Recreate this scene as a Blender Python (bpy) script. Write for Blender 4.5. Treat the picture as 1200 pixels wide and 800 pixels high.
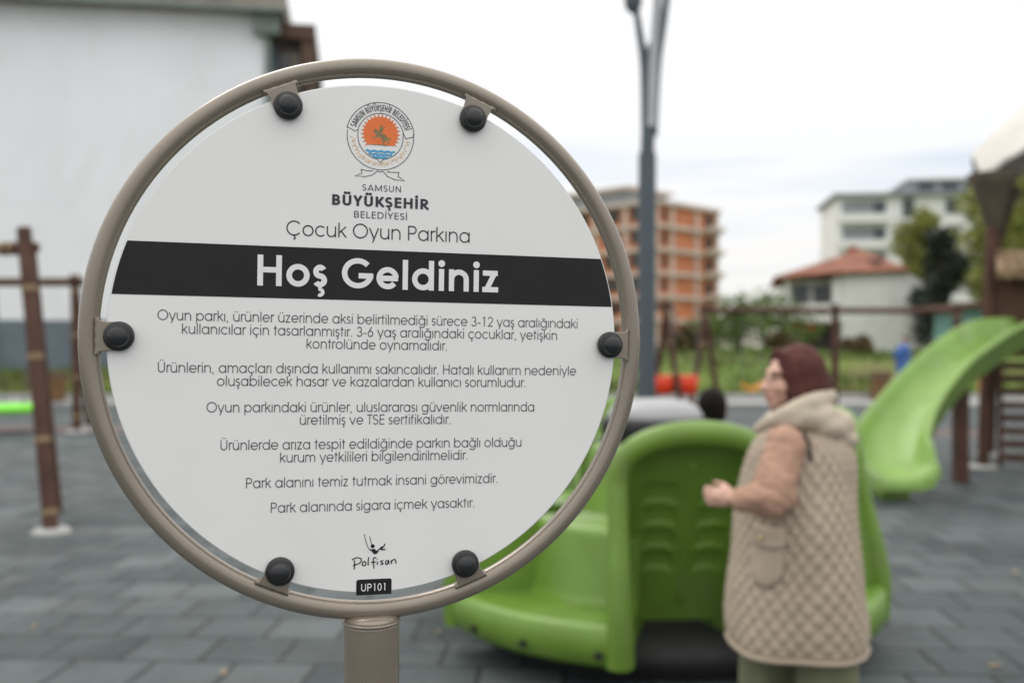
import bpy, bmesh, math, random
from mathutils import Vector, Matrix, noise
R = math.radians
rnd = random.Random(7)
for o in list(bpy.data.objects):
    bpy.data.objects.remove(o)
SC = bpy.context.scene
COL = SC.collection
FPX, EYE = 1166.7, 1.55          # focal length in photo pixels, eye height in metres

def P(px, py, d):                 # a photo pixel at a true distance d -> a point in the world
    return Vector(((px-600)/FPX*d, d, EYE-(py-405)/FPX*d))

# ------------------------------------------------------------------ camera
cd = bpy.data.cameras.new('camera')
cam = bpy.data.objects.new('camera', cd); COL.objects.link(cam)
cam.location = (0, 0, EYE); cam.rotation_euler = (R(90), 0, 0)
cd.lens = 35; cd.sensor_width = 36; cd.shift_y = 5/1200
cd.clip_start = 0.05; cd.clip_end = 3000
cd.dof.use_dof = True; cd.dof.focus_distance = 0.985; cd.dof.aperture_fstop = 3.5
SC.camera = cam

# ------------------------------------------------------------------ sky, sun, exposure
SUN_EL, SUN_AZ = R(52), R(-35)    # azimuth from +Y towards +X
W = bpy.data.worlds.new('World'); SC.world = W; W.use_nodes = True
nt = W.node_tree; N = nt.nodes; Lk = nt.links; N.clear()
wo = N.new('ShaderNodeOutputWorld'); bg = N.new('ShaderNodeBackground'); Lk.new(bg.outputs[0], wo.inputs[0])
bg.inputs[1].default_value = 0.1
sky = N.new('ShaderNodeTexSky'); sky.sky_type = 'NISHITA'; sky.sun_disc = False
sky.sun_elevation = SUN_EL; sky.sun_rotation = SUN_AZ; sky.dust_density = 0.6
tc = N.new('ShaderNodeTexCoord')
mp = N.new('ShaderNodeMapping'); mp.inputs['Scale'].default_value = (1.1, 1.1, 10.0); Lk.new(tc.outputs['Generated'], mp.inputs[0])
nz = N.new('ShaderNodeTexNoise'); nz.inputs['Scale'].default_value = 1.9; nz.inputs['Detail'].default_value = 5; nz.inputs['Roughness'].default_value = .5
Lk.new(mp.outputs[0], nz.inputs[0])
sep = N.new('ShaderNodeSeparateXYZ'); Lk.new(tc.outputs['Generated'], sep.inputs[0])
def mrange(src, a, b, c, d):
    m = N.new('ShaderNodeMapRange'); Lk.new(src, m.inputs[0])
    for i, v in enumerate((a, b, c, d)): m.inputs[i+1].default_value = v
    return m.outputs[0]
def wmath(op, a, b):
    m = N.new('ShaderNodeMath'); m.operation = op; m.use_clamp = (op == 'ADD')
    for i, v in enumerate((a, b)):
        if isinstance(v, (int, float)): m.inputs[i].default_value = v
        else: Lk.new(v, m.inputs[i])
    return m.outputs[0]
cover = wmath('ADD', mrange(nz.outputs[0], .36, .58, .42, 1.0), mrange(sep.outputs[2], .12, .30, 0, .65))
cr = N.new('ShaderNodeValToRGB'); Lk.new(mrange(sep.outputs[2], -.05, 1, 0, 1), cr.inputs[0])
cr.color_ramp.elements[0].position = .05; cr.color_ramp.elements[0].color = (.625, .60, .575, 1)
cr.color_ramp.elements[1].position = 1; cr.color_ramp.elements[1].color = (1.22, 1.20, 1.165, 1)
e = cr.color_ramp.elements.new(.22); e.color = (.615, .625, .64, 1)
e = cr.color_ramp.elements.new(.37); e.color = (.665, .67, .675, 1)
e = cr.color_ramp.elements.new(.60); e.color = (1.0, .99, .965, 1)
cb = N.new('ShaderNodeVectorMath'); cb.operation = 'SCALE'; cb.inputs['Scale'].default_value = 16.0
Lk.new(cr.outputs[0], cb.inputs[0])
skb = N.new('ShaderNodeVectorMath'); skb.operation = 'SCALE'; skb.inputs['Scale'].default_value = 1.25
Lk.new(sky.outputs[0], skb.inputs[0])
mx = N.new('ShaderNodeMix'); mx.data_type = 'RGBA'
Lk.new(cover, mx.inputs[0]); Lk.new(skb.outputs[0], mx.inputs[6]); Lk.new(cb.outputs[0], mx.inputs[7])
Lk.new(mx.outputs[2], bg.inputs[0])
ld = bpy.data.lights.new('sun', 'SUN'); ld.energy = 0.8; ld.angle = R(25); ld.color = (1, .96, .9)
sun = bpy.data.objects.new('sun', ld); COL.objects.link(sun)
sdir = Vector((math.sin(SUN_AZ)*math.cos(SUN_EL), math.cos(SUN_AZ)*math.cos(SUN_EL), math.sin(SUN_EL)))
sun.rotation_euler = sdir.to_track_quat('Z', 'Y').to_euler(); sun.location = (0, 0, 30)
vs = SC.view_settings; vs.view_transform = 'Standard'; vs.look = 'None'; vs.exposure = 0; vs.gamma = 1; vs.use_curve_mapping = False
SC.render.engine = 'CYCLES'
cy = SC.cycles; cy.use_denoising = True; cy.denoiser = 'OPENIMAGEDENOISE'; cy.denoising_input_passes = 'RGB_ALBEDO_NORMAL'
cy.max_bounces = 6; cy.diffuse_bounces = 3; cy.glossy_bounces = 3; cy.sample_clamp_indirect = 6

# ------------------------------------------------------------------ materials
def mat(name, col, rough=.6, var=.12, scale=6, spec=.5, metal=0, bump=0, bscale=60, col2=None, coat=0):
    m = bpy.data.materials.new(name); m.use_nodes = True
    t = m.node_tree; b = t.nodes['Principled BSDF']
    b.inputs['Roughness'].default_value = rough; b.inputs['Metallic'].default_value = metal
    b.inputs['Specular IOR Level'].default_value = spec
    b.inputs['Coat Weight'].default_value = coat
    c = t.nodes.new('ShaderNodeTexCoord'); n = t.nodes.new('ShaderNodeTexNoise')
    n.inputs['Scale'].default_value = scale; n.inputs['Detail'].default_value = 5
    t.links.new(c.outputs['Object'], n.inputs[0])
    r = t.nodes.new('ShaderNodeValToRGB'); t.links.new(n.outputs[0], r.inputs[0])
    r.color_ramp.elements[0].position = .3; r.color_ramp.elements[1].position = .7
    c2 = col2 or tuple(min(1, v*(1+var)) for v in col)
    c1 = col if col2 else tuple(v*(1-var) for v in col)
    r.color_ramp.elements[0].color = (*c1, 1); r.color_ramp.elements[1].color = (*c2, 1)
    t.links.new(r.outputs[0], b.inputs['Base Color'])
    if bump:
        n2 = t.nodes.new('ShaderNodeTexNoise'); n2.inputs['Scale'].default_value = bscale; n2.inputs['Detail'].default_value = 3
        t.links.new(c.outputs['Object'], n2.inputs[0])
        bp = t.nodes.new('ShaderNodeBump'); bp.inputs['Strength'].default_value = bump; bp.inputs['Distance'].default_value = .01
        t.links.new(n2.outputs[0], bp.inputs['Height']); t.links.new(bp.outputs[0], b.inputs['Normal'])
    return m

def brick_mat(name, c1, c2, mortar, bw, bh, gap, rough=.75, squash_axis=None, bump=.5, speck=True, offset=.5, rot=0):
    m = bpy.data.materials.new(name); m.use_nodes = True
    t = m.node_tree; b = t.nodes['Principled BSDF']; b.inputs['Roughness'].default_value = rough; b.inputs['Specular IOR Level'].default_value = .32
    c = t.nodes.new('ShaderNodeTexCoord'); mpn = t.nodes.new('ShaderNodeMapping')
    if squash_axis: mpn.inputs['Rotation'].default_value = squash_axis
    else: mpn.inputs['Rotation'].default_value = (0, 0, rot)
    t.links.new(c.outputs['Object'], mpn.inputs[0])
    k = t.nodes.new('ShaderNodeTexBrick'); k.offset = offset
    for nme, v in (('Color1', (*c1, 1)), ('Color2', (*c2, 1)), ('Mortar', (*mortar, 1))): k.inputs[nme].default_value = v
    k.inputs['Scale'].default_value = 1; k.inputs['Mortar Size'].default_value = gap; k.inputs['Mortar Smooth'].default_value = .4
    k.inputs['Brick Width'].default_value = bw; k.inputs['Row Height'].default_value = bh; k.inputs['Bias'].default_value = 0
    t.links.new(mpn.outputs[0], k.inputs[0])
    n = t.nodes.new('ShaderNodeTexNoise'); n.inputs['Scale'].default_value = .9; n.inputs['Detail'].default_value = 8; n.inputs['Roughness'].default_value = .65
    t.links.new(c.outputs['Object'], n.inputs[0])
    n3 = t.nodes.new('ShaderNodeTexNoise'); n3.inputs['Scale'].default_value = 70; n3.inputs['Detail'].default_value = 2
    t.links.new(c.outputs['Object'], n3.inputs[0])
    mr = t.nodes.new('ShaderNodeMapRange'); mr.inputs[1].default_value = .3; mr.inputs[2].default_value = .7; mr.inputs[3].default_value = .68; mr.inputs[4].default_value = 1.30
    t.links.new(n.outputs[0], mr.inputs[0])
    mr2 = t.nodes.new('ShaderNodeMapRange'); mr2.inputs[1].default_value = .3; mr2.inputs[2].default_value = .7; mr2.inputs[3].default_value = .7; mr2.inputs[4].default_value = 1.3
    t.links.new(n3.outputs[0], mr2.inputs[0])
    mm = t.nodes.new('ShaderNodeMath'); mm.operation = 'MULTIPLY'; t.links.new(mr.outputs[0], mm.inputs[0]); t.links.new(mr2.outputs[0], mm.inputs[1])
    vm = t.nodes.new('ShaderNodeVectorMath'); vm.operation = 'SCALE'; t.links.new(k.outputs[0], vm.inputs[0]); t.links.new(mm.outputs[0], vm.inputs['Scale'])
    t.links.new(vm.outputs[0], b.inputs['Base Color'])
    bp = t.nodes.new('ShaderNodeBump'); bp.inputs['Strength'].default_value = bump; bp.inputs['Distance'].default_value = .02; bp.invert = True
    t.links.new(k.outputs['Fac'], bp.inputs['Height']); t.links.new(bp.outputs[0], b.inputs['Normal'])
    return m

M = {}
M['panel'] = mat('white_laminate', (.80, .80, .795), .38, .015, 9, .4)
M['ink'] = mat('black_print', (.014, .014, .0145), .45, .1, 40, .25)
M['inkgrey'] = mat('dark_grey_print', (.045, .045, .048), .45, .1, 40, .4)
M['navy'] = mat('navy_print', (.02, .022, .035), .42, .1, 40)
M['white_print'] = mat('white_print', (.78, .78, .78), .4, .02, 30)
M['orange'] = mat('orange_print', (.78, .17, .035), .4, .06, 90)
M['orange_pale'] = mat('pale_orange_print', (.80, .52, .30), .4, .05, 90)
M['blue_print'] = mat('blue_print', (.06, .34, .62), .4, .05, 90)
M['bronze'] = mat('bronze_print', (.10, .07, .025), .4, .5, 900, col2=(.36, .27, .12))
M['taupe'] = mat('taupe_powder_coat', (.235, .198, .158), .24, .06, 14, .6, .30, .05, 900, coat=.35)
M['cap'] = mat('black_plastic', (.016, .017, .02), .33, .1, 50, .5)
M['pave'] = brick_mat('rubber_tiles', (.034, .045, .048), (.088, .104, .107), (.020, .026, .028), .40, .40, .015, .62, rot=R(3))
M['pave_red'] = brick_mat('red_rubber_tiles', (.17, .085, .08), (.2, .11, .10), (.05, .04, .04), .5, .5, .014, .65, rot=R(3))
M['concrete'] = mat('pale_concrete', (.36, .36, .35), .85, .12, 2.5, .3, 0, .3, 30)
M['green'] = mat('green_plastic', (.138, .250, .034), .38, .10, 5, .45, 0, .04, 220, coat=.05)
M['green_slide'] = mat('pale_green_plastic', (.22, .365, .085), .34, .10, 4, .45, 0, .04, 220)
M['dark'] = mat('black_rubber', (.012, .012, .013), .7, .2, 10)
M['greytop'] = mat('pale_grey_plastic', (.33, .33, .345), .4, .05, 5)
M['wood'] = mat('brown_timber', (.085, .041, .028), .65, .3, 5, .3, 0, .3, 40)
M['woodlight'] = mat('weathered_timber', (.17, .095, .045), .7, .3, 8, .3, 0, .3, 40)
M['rope'] = mat('hemp_rope', (.30, .22, .13), .9, .25, 60, .2, 0, .8, 200)
M['steel'] = mat('blue_grey_steel', (.072, .092, .112), .42, .06, 4, .5, .0)
M['steel_light'] = mat('light_grey_steel', (.42, .43, .45), .35, .06, 4, .5, .2)
M['redseat'] = mat('orange_red_plastic', (.80, .055, .015), .35, .05, 4)
M['yellowseat'] = mat('yellow_plastic', (.75, .33, .03), .4, .05, 4)
M['lime'] = mat('lime_plastic', (.22, .80, .05), .4, .05, 4)
M['wall'] = mat('white_render', (.82, .84, .875), .85, .05, .35, .2, 0, .1, 8)
M['wall2'] = mat('off_white_render', (.80, .80, .79), .85, .06, .8, .2)
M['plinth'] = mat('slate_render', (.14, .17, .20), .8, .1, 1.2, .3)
M['eave'] = mat('weathered_fascia', (.26, .24, .21), .8, .25, 1.2, .3)
M['gutter'] = mat('grey_green_metal', (.16, .20, .18), .5, .15, 2)
M['brownwood'] = mat('brown_joinery', (.09, .045, .025), .6, .25, 3)
M['glass'] = mat('dark_glass', (.05, .06, .07), .12, .2, .6, .6)
M['shadowed'] = mat('painted_interior_shade', (.06, .055, .05), .8, .2, 1)  # even dark colour standing in for the shade inside openings
M['brick'] = brick_mat('hollow_brick', (.50, .15, .065), (.62, .215, .10), (.42, .28, .2), .5, .25, .02, .85, squash_axis=(R(90), 0, 0), bump=.2)
M['slabc'] = mat('raw_concrete', (.58, .49, .44), .85, .12, .7, .3)
M['aptw'] = mat('white_facade', (.80, .80, .81), .8, .03, .3, .3)
M['aptg'] = mat('grey_facade', (.27, .29, .31), .75, .08, .5, .3)
M['rooftile'] = brick_mat('red_roof_tiles', (.27, .10, .065), (.36, .15, .09), (.13, .06, .05), .3, .35, .03, .8, bump=.8)
M['gablebrick'] = mat('red_gable_brick', (.30, .10, .055), .85, .2, 3)
M['teal'] = mat('teal_cladding', (.12, .26, .24), .6, .15, 1.2)
M['bark'] = mat('bark', (.09, .07, .05), .9, .3, 6, .2, 0, .6, 20)
M['leaf_y'] = mat('yellow_green_leaves', (.15, .19, .04), .6, .3, .5, .3, col2=(.30, .31, .075))
M['leaf_d'] = mat('dark_evergreen_leaves', (.018, .028, .022), .6, .3, .6, .3, col2=(.045, .06, .042))
M['leaf_m'] = mat('green_leaves', (.07, .125, .022), .6, .3, .7, .3, col2=(.15, .20, .045))
M['leaf_b'] = mat('brown_weeds', (.10, .075, .04), .7, .3, .7, .3, col2=(.17, .13, .06))
M['skin'] = mat('skin', (.60, .365, .285), .5, .06, 14, .4)
M['lip'] = mat('lips', (.38, .12, .10), .45, .05, 20)
M['eye'] = mat('eye', (.02, .015, .012), .2, .1, 20)
M['hijab'] = mat('brown_headscarf', (.088, .030, .025), .8, .12, 18, .25, 0, .2, 160)
M['knit'] = mat('dusty_pink_knit', (.45, .275, .20), .9, .10, 22, .2, 0, .5, 180)
M['vest'] = mat('beige_quilted_cloth', (.405, .330, .255), .68, .07, 14, .35, 0, .15, 160)
M['hood'] = mat('cream_hood_cloth', (.48, .41, .325), .75, .07, 14, .3, 0, .2, 120)
M['lining'] = mat('dark_lining', (.03, .022, .02), .8, .1, 14)
M['trouser'] = mat('sage_trousers', (.165, .175, .105), .8, .12, 12, .2, 0, .4, 60)
M['shoe'] = mat('dark_shoe', (.03, .03, .03), .6, .1, 10)
M['snap'] = mat('brass', (.7, .55, .3), .3, .1, 10, .5, .8)
M['blue'] = mat('blue_cotton', (.07, .15, .42), .8, .15, 8, .2, 0, .3, 40)
M['black_cloth'] = mat('black_cloth', (.015, .015, .018), .85, .15, 10, .2)
M['hair'] = mat('dark_hair', (.010, .008, .0075), .7, .3, 40, .12, 0, .6, 150)
M['deadleaf'] = mat('dry_leaf', (.30, .22, .13), .8, .25, 40)
M['canopy'] = mat('off_white_canopy', (.62, .59, .55), .7, .08, 3)
M['capital'] = mat('weathered_capital', (.095, .075, .055), .75, .25, 6, .3)
M['thatch'] = mat('straw_thatch', (.27, .19, .12), .9, .35, 12, .2, 0, .8, 40)
M['orangepanel'] = mat('orange_board', (.55, .2, .03), .6, .1, 4)
def wear(m, dirt, lo=.60, hi=.74, sc=3.5, amt=.35):
    t = m.node_tree; b = t.nodes['Principled BSDF']
    c = t.nodes.new('ShaderNodeTexCoord'); mp_ = t.nodes.new('ShaderNodeMapping'); mp_.inputs['Scale'].default_value = (1, 1, .45)
    n = t.nodes.new('ShaderNodeTexNoise'); n.inputs['Scale'].default_value = sc; n.inputs['Detail'].default_value = 9; n.inputs['Roughness'].default_value = .7
    t.links.new(c.outputs['Object'], mp_.inputs[0]); t.links.new(mp_.outputs[0], n.inputs[0])
    r = t.nodes.new('ShaderNodeMapRange'); r.inputs[1].default_value = lo; r.inputs[2].default_value = hi; r.inputs[4].default_value = amt; t.links.new(n.outputs[0], r.inputs[0])
    x = t.nodes.new('ShaderNodeMix'); x.data_type = 'RGBA'; src = b.inputs['Base Color'].links[0].from_socket
    t.links.new(r.outputs[0], x.inputs[0]); t.links.new(src, x.inputs[6]); x.inputs[7].default_value = (*dirt, 1); t.links.new(x.outputs[2], b.inputs['Base Color'])
    r2 = t.nodes.new('ShaderNodeMapRange'); r2.inputs[1].default_value = .35; r2.inputs[2].default_value = .7; r0 = b.inputs['Roughness'].default_value
    r2.inputs[3].default_value = r0*.8; r2.inputs[4].default_value = min(1, r0*1.5); t.links.new(n.outputs[0], r2.inputs[0]); t.links.new(r2.outputs[0], b.inputs['Roughness'])
wear(M['green'], (.20, .21, .13), .56, .72, 4.5, .45); wear(M['green_slide'], (.36, .38, .30), .55, .70, 3.0, .5)
wear(M['wall'], (.62, .63, .62), .56, .70, .35, .35); wear(M['wall2'], (.55, .53, .48), .52, .70, .5, .5); wear(M['pave'], (.20, .20, .185), .60, .70, 1.3, .5)
wear(M['panel'], (.74, .735, .72), .56, .75, 7, .35); wear(M['taupe'], (.20, .17, .14), .60, .75, 9, .5); wear(M['aptw'], (.6, .6, .58), .55, .7, .25, .5)
# ground: grass with soil patches
def ground_mat():
    m = mat('meadow', (.075, .13, .022), .9, .3, .45, .2, 0, .6, 9, col2=(.15, .19, .04))
    t = m.node_tree; b = t.nodes['Principled BSDF']
    c = t.nodes.new('ShaderNodeTexCoord'); n = t.nodes.new('ShaderNodeTexNoise'); n.inputs['Scale'].default_value = .22; n.inputs['Detail'].default_value = 4
    t.links.new(c.outputs['Object'], n.inputs[0])
    r = t.nodes.new('ShaderNodeMapRange'); r.inputs[1].default_value = .52; r.inputs[2].default_value = .66; t.links.new(n.outputs[0], r.inputs[0])
    mxx = t.nodes.new('ShaderNodeMix'); mxx.data_type = 'RGBA'
    src = b.inputs['Base Color'].links[0].from_socket
    t.links.new(r.outputs[0], mxx.inputs[0]); t.links.new(src, mxx.inputs[6]); mxx.inputs[7].default_value = (.13, .10, .055, 1)
    t.links.new(mxx.outputs[2], b.inputs['Base Color'])
    return m
M['meadow'] = ground_mat()

# ------------------------------------------------------------------ mesh helpers
def tag(o, label=None, cat=None, group=None, kind=None):
    if label: o['label'] = label
    if cat: o['category'] = cat
    if group: o['group'] = group
    if kind: o['kind'] = kind
    return o

def thing(name, label, cat, loc=(0, 0, 0), rz=0, group=None):
    o = bpy.data.objects.new(name, None); COL.objects.link(o)
    o.empty_display_size = .1
    o.location = loc; o.rotation_euler = (0, 0, rz)
    return tag(o, label, cat, group)

def world_origin(p):
    v = Vector()
    while p: v += p.location; p = p.parent
    return v

class MB:
    def __init__(s): s.v, s.f, s.mi, s.sm = [], [], [], []
    def add(s, vs_, fs, m=0, smooth=False):
        b = len(s.v); s.v += [Vector(p) for p in vs_]
        for f in fs: s.f.append(tuple(b+i for i in f)); s.mi.append(m); s.sm.append(smooth)
        return s
    def box(s, x0, x1, y0, y1, z0, z1, m=0, mtx=None):
        p = [Vector((x, y, z)) for z in (z0, z1) for y in (y0, y1) for x in (x0, x1)]
        if mtx: p = [mtx @ q for q in p]
        return s.add(p, [(0, 2, 3, 1), (4, 5, 7, 6), (0, 1, 5, 4), (2, 6, 7, 3), (0, 4, 6, 2), (1, 3, 7, 5)], m)
    def tube(s, pts, rad, n=12, m=0, closed=False, caps=True, smooth=True):
        pts = [Vector(p) for p in pts]; k = len(pts)
        if not isinstance(rad, (list, tuple)): rad = [rad]*k
        rings = []; up = None
        for i, p in enumerate(pts):
            a = pts[(i-1) % k] if (closed or i) else p; b = pts[(i+1) % k] if (closed or i < k-1) else p
            t = (b-a).normalized()
            if up is None:
                up = Vector((0, 0, 1)) if abs(t.z) < .9 else Vector((1, 0, 0))
            x = t.cross(up).normalized(); up = x.cross(t).normalized()
            rings.append([p + (x*math.cos(2*math.pi*j/n) + up*math.sin(2*math.pi*j/n))*rad[i] for j in range(n)])
        vs_ = [q for r_ in rings for q in r_]; fs = []
        for i in range(k if closed else k-1):
            i2 = (i+1) % k
            for j in range(n): fs.append((i*n+j, i*n+(j+1) % n, i2*n+(j+1) % n, i2*n+j))
        s.add(vs_, fs, m, smooth)
        if caps and not closed:
            s.add(rings[0], [tuple(range(n))[::-1]], m); s.add(rings[-1], [tuple(range(n))], m)
        return s
    def loft(s, rings, m=0, closed=True, cap0=False, cap1=False, smooth=True):
        n = len(rings[0]); vs_ = [q for r_ in rings for q in r_]; fs = []
        for i in range(len(rings)-1):
            for j in range(n if closed else n-1):
                fs.append((i*n+j, i*n+(j+1) % n, (i+1)*n+(j+1) % n, (i+1)*n+j))
        s.add(vs_, fs, m, smooth)
        if cap0: s.add(rings[0], [tuple(range(n))[::-1]], m)
        if cap1: s.add(rings[-1], [tuple(range(n))], m)
        return s
    def lathe(s, prof, c=(0, 0, 0), n=32, m=0, a0=0, a1=360, smooth=True):
        c = Vector(c); full = abs(a1-a0) >= 360
        k = n if full else n+1
        rings = [[c + Vector((r_*math.cos(R(a0+(a1-a0)*j/n)), r_*math.sin(R(a0+(a1-a0)*j/n)), z)) for j in range(k)] for r_, z in prof]
        return s.loft(rings, m, full, smooth=smooth)
    def prism(s, poly, fn, t, m=0):       # polygon (u,v) extruded by t through fn(u,v,w)
        n = len(poly)
        a = [fn(u, v, 0) for u, v in poly]; b = [fn(u, v, t) for u, v in poly]
        return s.add(a+b, [tuple(range(n))[::-1], tuple(range(n, 2*n))]+[(i, (i+1) % n, n+(i+1) % n, n+i) for i in range(n)], m)
    def ball(s, c, r_, m=0, n=12):
        c = Vector(c); r_ = Vector(r_) if not isinstance(r_, (int, float)) else Vector((r_, r_, r_))
        rings = []
        for i in range(n+1):
            a = -math.pi/2+math.pi*i/n; q = max(math.cos(a), 1e-3)
            rings.append([c+Vector((r_.x*q*math.cos(2*math.pi*j/(2*n)), r_.y*q*math.sin(2*math.pi*j/(2*n)), r_.z*math.sin(a))) for j in range(2*n)])
        return s.loft(rings, m)
    def build(s, name, mats, parent=None, local=False, bevel=0):
        me = bpy.data.meshes.new(name)
        off = Vector() if (local or parent is None) else world_origin(parent)
        me.from_pydata([tuple(p-off) for p in s.v], [], s.f); me.update()
        if not isinstance(mats, (list, tuple)): mats = [mats]
        for m_ in mats: me.materials.append(m_)
        me.polygons.foreach_set('material_index', s.mi); me.polygons.foreach_set('use_smooth', s.sm)
        o = bpy.data.objects.new(name, me); COL.objects.link(o)
        if parent: o.parent = parent
        if bevel:
            b = o.modifiers.new('bevel', 'BEVEL'); b.width = bevel; b.segments = 2; b.limit_method = 'ANGLE'; b.angle_limit = R(50)
        return o

def copy_tree(o, parent=None):
    c = o.copy(); COL.objects.link(c)
    if parent: c.parent = parent
    for ch in [q for q in bpy.data.objects if q.parent == o and q != c]: copy_tree(ch, c)
    return c

def spline(pts, n=8):
    pts = [Vector(p) for p in pts]; out = []
    for i in range(len(pts)-1):
        p0, p1, p2, p3 = pts[max(i-1, 0)], pts[i], pts[i+1], pts[min(i+2, len(pts)-1)]
        for k in range(n):
            t = k/n
            out.append(.5*((2*p1)+(p2-p0)*t+(2*p0-5*p1+4*p2-p3)*t*t+(3*p1-p0-3*p2+p3)*t**3))
    return out+[pts[-1]]

def blend(name, prims, voxel, m, parent, smooth=6, sub=0):
    """one continuous skin over overlapping balls and tapered limbs (voxel union), local coordinates"""
    bm = bmesh.new()
    def ball(c, r_, rot=None):
        r_ = Vector(r_) if not isinstance(r_, (int, float)) else Vector((r_,)*3)
        mt = Matrix.Translation(c) @ (rot or Matrix()) @ Matrix.Diagonal((*r_, 1))
        bmesh.ops.create_icosphere(bm, subdivisions=2, radius=1, matrix=mt)
    for p in prims:
        if p[0] == 'b': ball(Vector(p[1]), p[2], p[3] if len(p) > 3 else None)
        else:                                        # ('c', points, radii)
            pts = [Vector(q) for q in p[1]]; rr = p[2]
            for i in range(len(pts)-1):
                a, b, ra, rb = pts[i], pts[i+1], rr[i], rr[i+1]
                n = max(2, int((b-a).length/(min(ra, rb)*.35))+1)
                for k in range(n+1): ball(a.lerp(b, k/n), ra+(rb-ra)*k/n)
    me = bpy.data.meshes.new('tmp'); bm.to_mesh(me); bm.free()
    o = bpy.data.objects.new('tmp', me); COL.objects.link(o)
    rm = o.modifiers.new('r', 'REMESH'); rm.mode = 'VOXEL'; rm.voxel_size = voxel; rm.use_smooth_shade = True
    sm = o.modifiers.new('s', 'SMOOTH'); sm.iterations = smooth; sm.factor = .5
    dg = bpy.context.evaluated_depsgraph_get(); dg.update()
    me2 = bpy.data.meshes.new_from_object(o.evaluated_get(dg)); me2.name = name
    bpy.data.objects.remove(o); bpy.data.meshes.remove(me)
    me2.materials.clear(); me2.materials.append(m)
    for p in me2.polygons: p.use_smooth = True; p.material_index = 0
    r_ = bpy.data.objects.new(name, me2); COL.objects.link(r_); r_.parent = parent
    return r_

# ------------------------------------------------------------------ the setting: ground, paving, path, kerb
def gz(y):                         # the meadow rises behind the kerb
    t = min(max((y-29)/9, 0), 1); t = t*t*(3-2*t)
    return -.03 + 1.15*t
g = MB(); xs = [-400, -120, -60, -30, -15, 0, 15, 30, 60, 120, 400]
ys = [-15, 10, 28.6, 30, 31.5, 33, 34.5, 36, 38, 45, 60, 90, 150, 300, 900]
rows = [[Vector((x, y, gz(y)+(.12*math.sin(x*.7+y) if 31 < y < 80 else 0))) for x in xs] for y in ys]
g.loft(rows, closed=False)
tag(g.build('ground', M['meadow']), kind='structure')
p = MB(); p.add([(-45, -12, 0), (45, -12, 0), (45, 26.6, 0), (-45, 26.6, 0)], [(0, 1, 2, 3)])
tag(p.build('pavement', M['pave']), kind='structure')
p = MB(); p.add([(-45, 20.6, .004), (-45, 20.0, .004), (45, 15.6, .004), (45, 16.2, .004)], [(0, 1, 2, 3)])
tag(p.build('paving_stripe', M['pave_red']), kind='structure')
p = MB(); p.add([(-45, 26.6, .0), (45, 26.6, 0), (45, 28.5, 0), (-45, 28.5, 0)], [(0, 1, 2, 3)])
tag(p.build('path', M['concrete']), kind='structure')
p = MB(); p.box(-45, 45, 28.5, 28.8, -.1, .16)
tag(p.build('kerb', M['concrete'], bevel=.02), kind='structure')

# grass blades: uncountable
g = MB()
for i in range(16000):
    y = 28.9+22*rnd.random()**1.8; x = rnd.uniform(-.62*y, .62*y)
    z = gz(y)+(.12*math.sin(x*.7+y) if y > 31 else 0)
    h = rnd.uniform(.10, .34)*(1+.7*noise.noise(Vector((x*.25, y*.25, 0)))); a = rnd.uniform(0, 6.28); w = rnd.uniform(.025, .06)
    c, s = math.cos(a)*w, math.sin(a)*w; lx, ly = rnd.uniform(-.12, .12), rnd.uniform(-.12, .12)
    mi = 1 if noise.noise(Vector((x*.16+9, y*.2, 3))) > .18 and rnd.random() < .75 else 0
    g.add([(x-c, y-s, z-.03), (x+c, y+s, z-.03), (x+lx, y+ly, z+h)], [(0, 1, 2)], mi)
tag(g.build('grass', [M['leaf_m'], M['leaf_b']]), kind='stuff')

# ------------------------------------------------------------------ far buildings
# house with the blank white wall on the left of the picture
def wall_house():
    c = P(310, 405, 36); a = P(0, 405, 34.6)
    ux = Vector((c.x-a.x, c.y-a.y, 0)).normalized(); uy = Vector((-ux.y, ux.x, 0))
    t = thing('house', 'tall house with blank white side wall, grey plinth and brown eaves beside swings', 'house', (c.x, c.y, 1.0))
    mt = Matrix.Translation((c.x, c.y, 0)) @ Matrix(((ux.x, uy.x, 0, 0), (ux.y, uy.y, 0, 0), (0, 0, 1, 0), (0, 0, 0, 1)))
    top = 13.45
    MB().box(-26, 0, 0, 9, 2.45, top, 0, mt).build('wall', M['wall'], t)
    MB().box(-26, .02, -.05, 9, .6, 2.45, 0, mt).build('plinth', M['plinth'], t)
    ro = MB(); ro.box(-27, .75, -.75, 9.6, top+.02, top+.75, 0, mt); r_ = ro.build('roof', M['eave'], t)
    MB().box(-27, .85, -.88, -.752, top-.08, top+.05, 0, mt).build('gutter', M['gutter'], r_)
    MB().box(-27, .75, -.8, 9.6, top+.752, top+.95, 0, mt).build('roof_edge', M['brownwood'], r_)
    MB().tube([mt@Vector((.13, -.12, 1.2)), mt@Vector((.13, -.12, top-.1))], .11, 10).build('drainpipe', M['gutter'], t)
    MB().box(-.35, .55, -.5, -.06, top-.75, top+.015, 0, mt).build('eave_bracket', M['gutter'], t)
    # recessed bay to the right with a brown window under its own little roof
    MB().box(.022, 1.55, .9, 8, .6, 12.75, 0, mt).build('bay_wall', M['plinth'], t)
    w = MB().box(.45, 1.25, .8, .9, 10.9, 12.6, 0, mt).build('window', M['brownwood'], t)
    MB().box(.52, .85, .77, .81, 11.0, 12.4, 0, mt).build('pane', M['glass'], w)
    MB().box(.90, 1.2, .77, .81, 11.0, 12.4, 0, mt).build('shutter', M['eave'], w)
    b = MB(); b.box(-.1, 1.8, .2, 8.2, 12.76, 13.3, 0, mt); b.box(1.3, 1.75, .3, .8, 11.0, 12.755, 0, mt); b.build('bay_roof', M['brownwood'], t)
wall_house()

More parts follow.
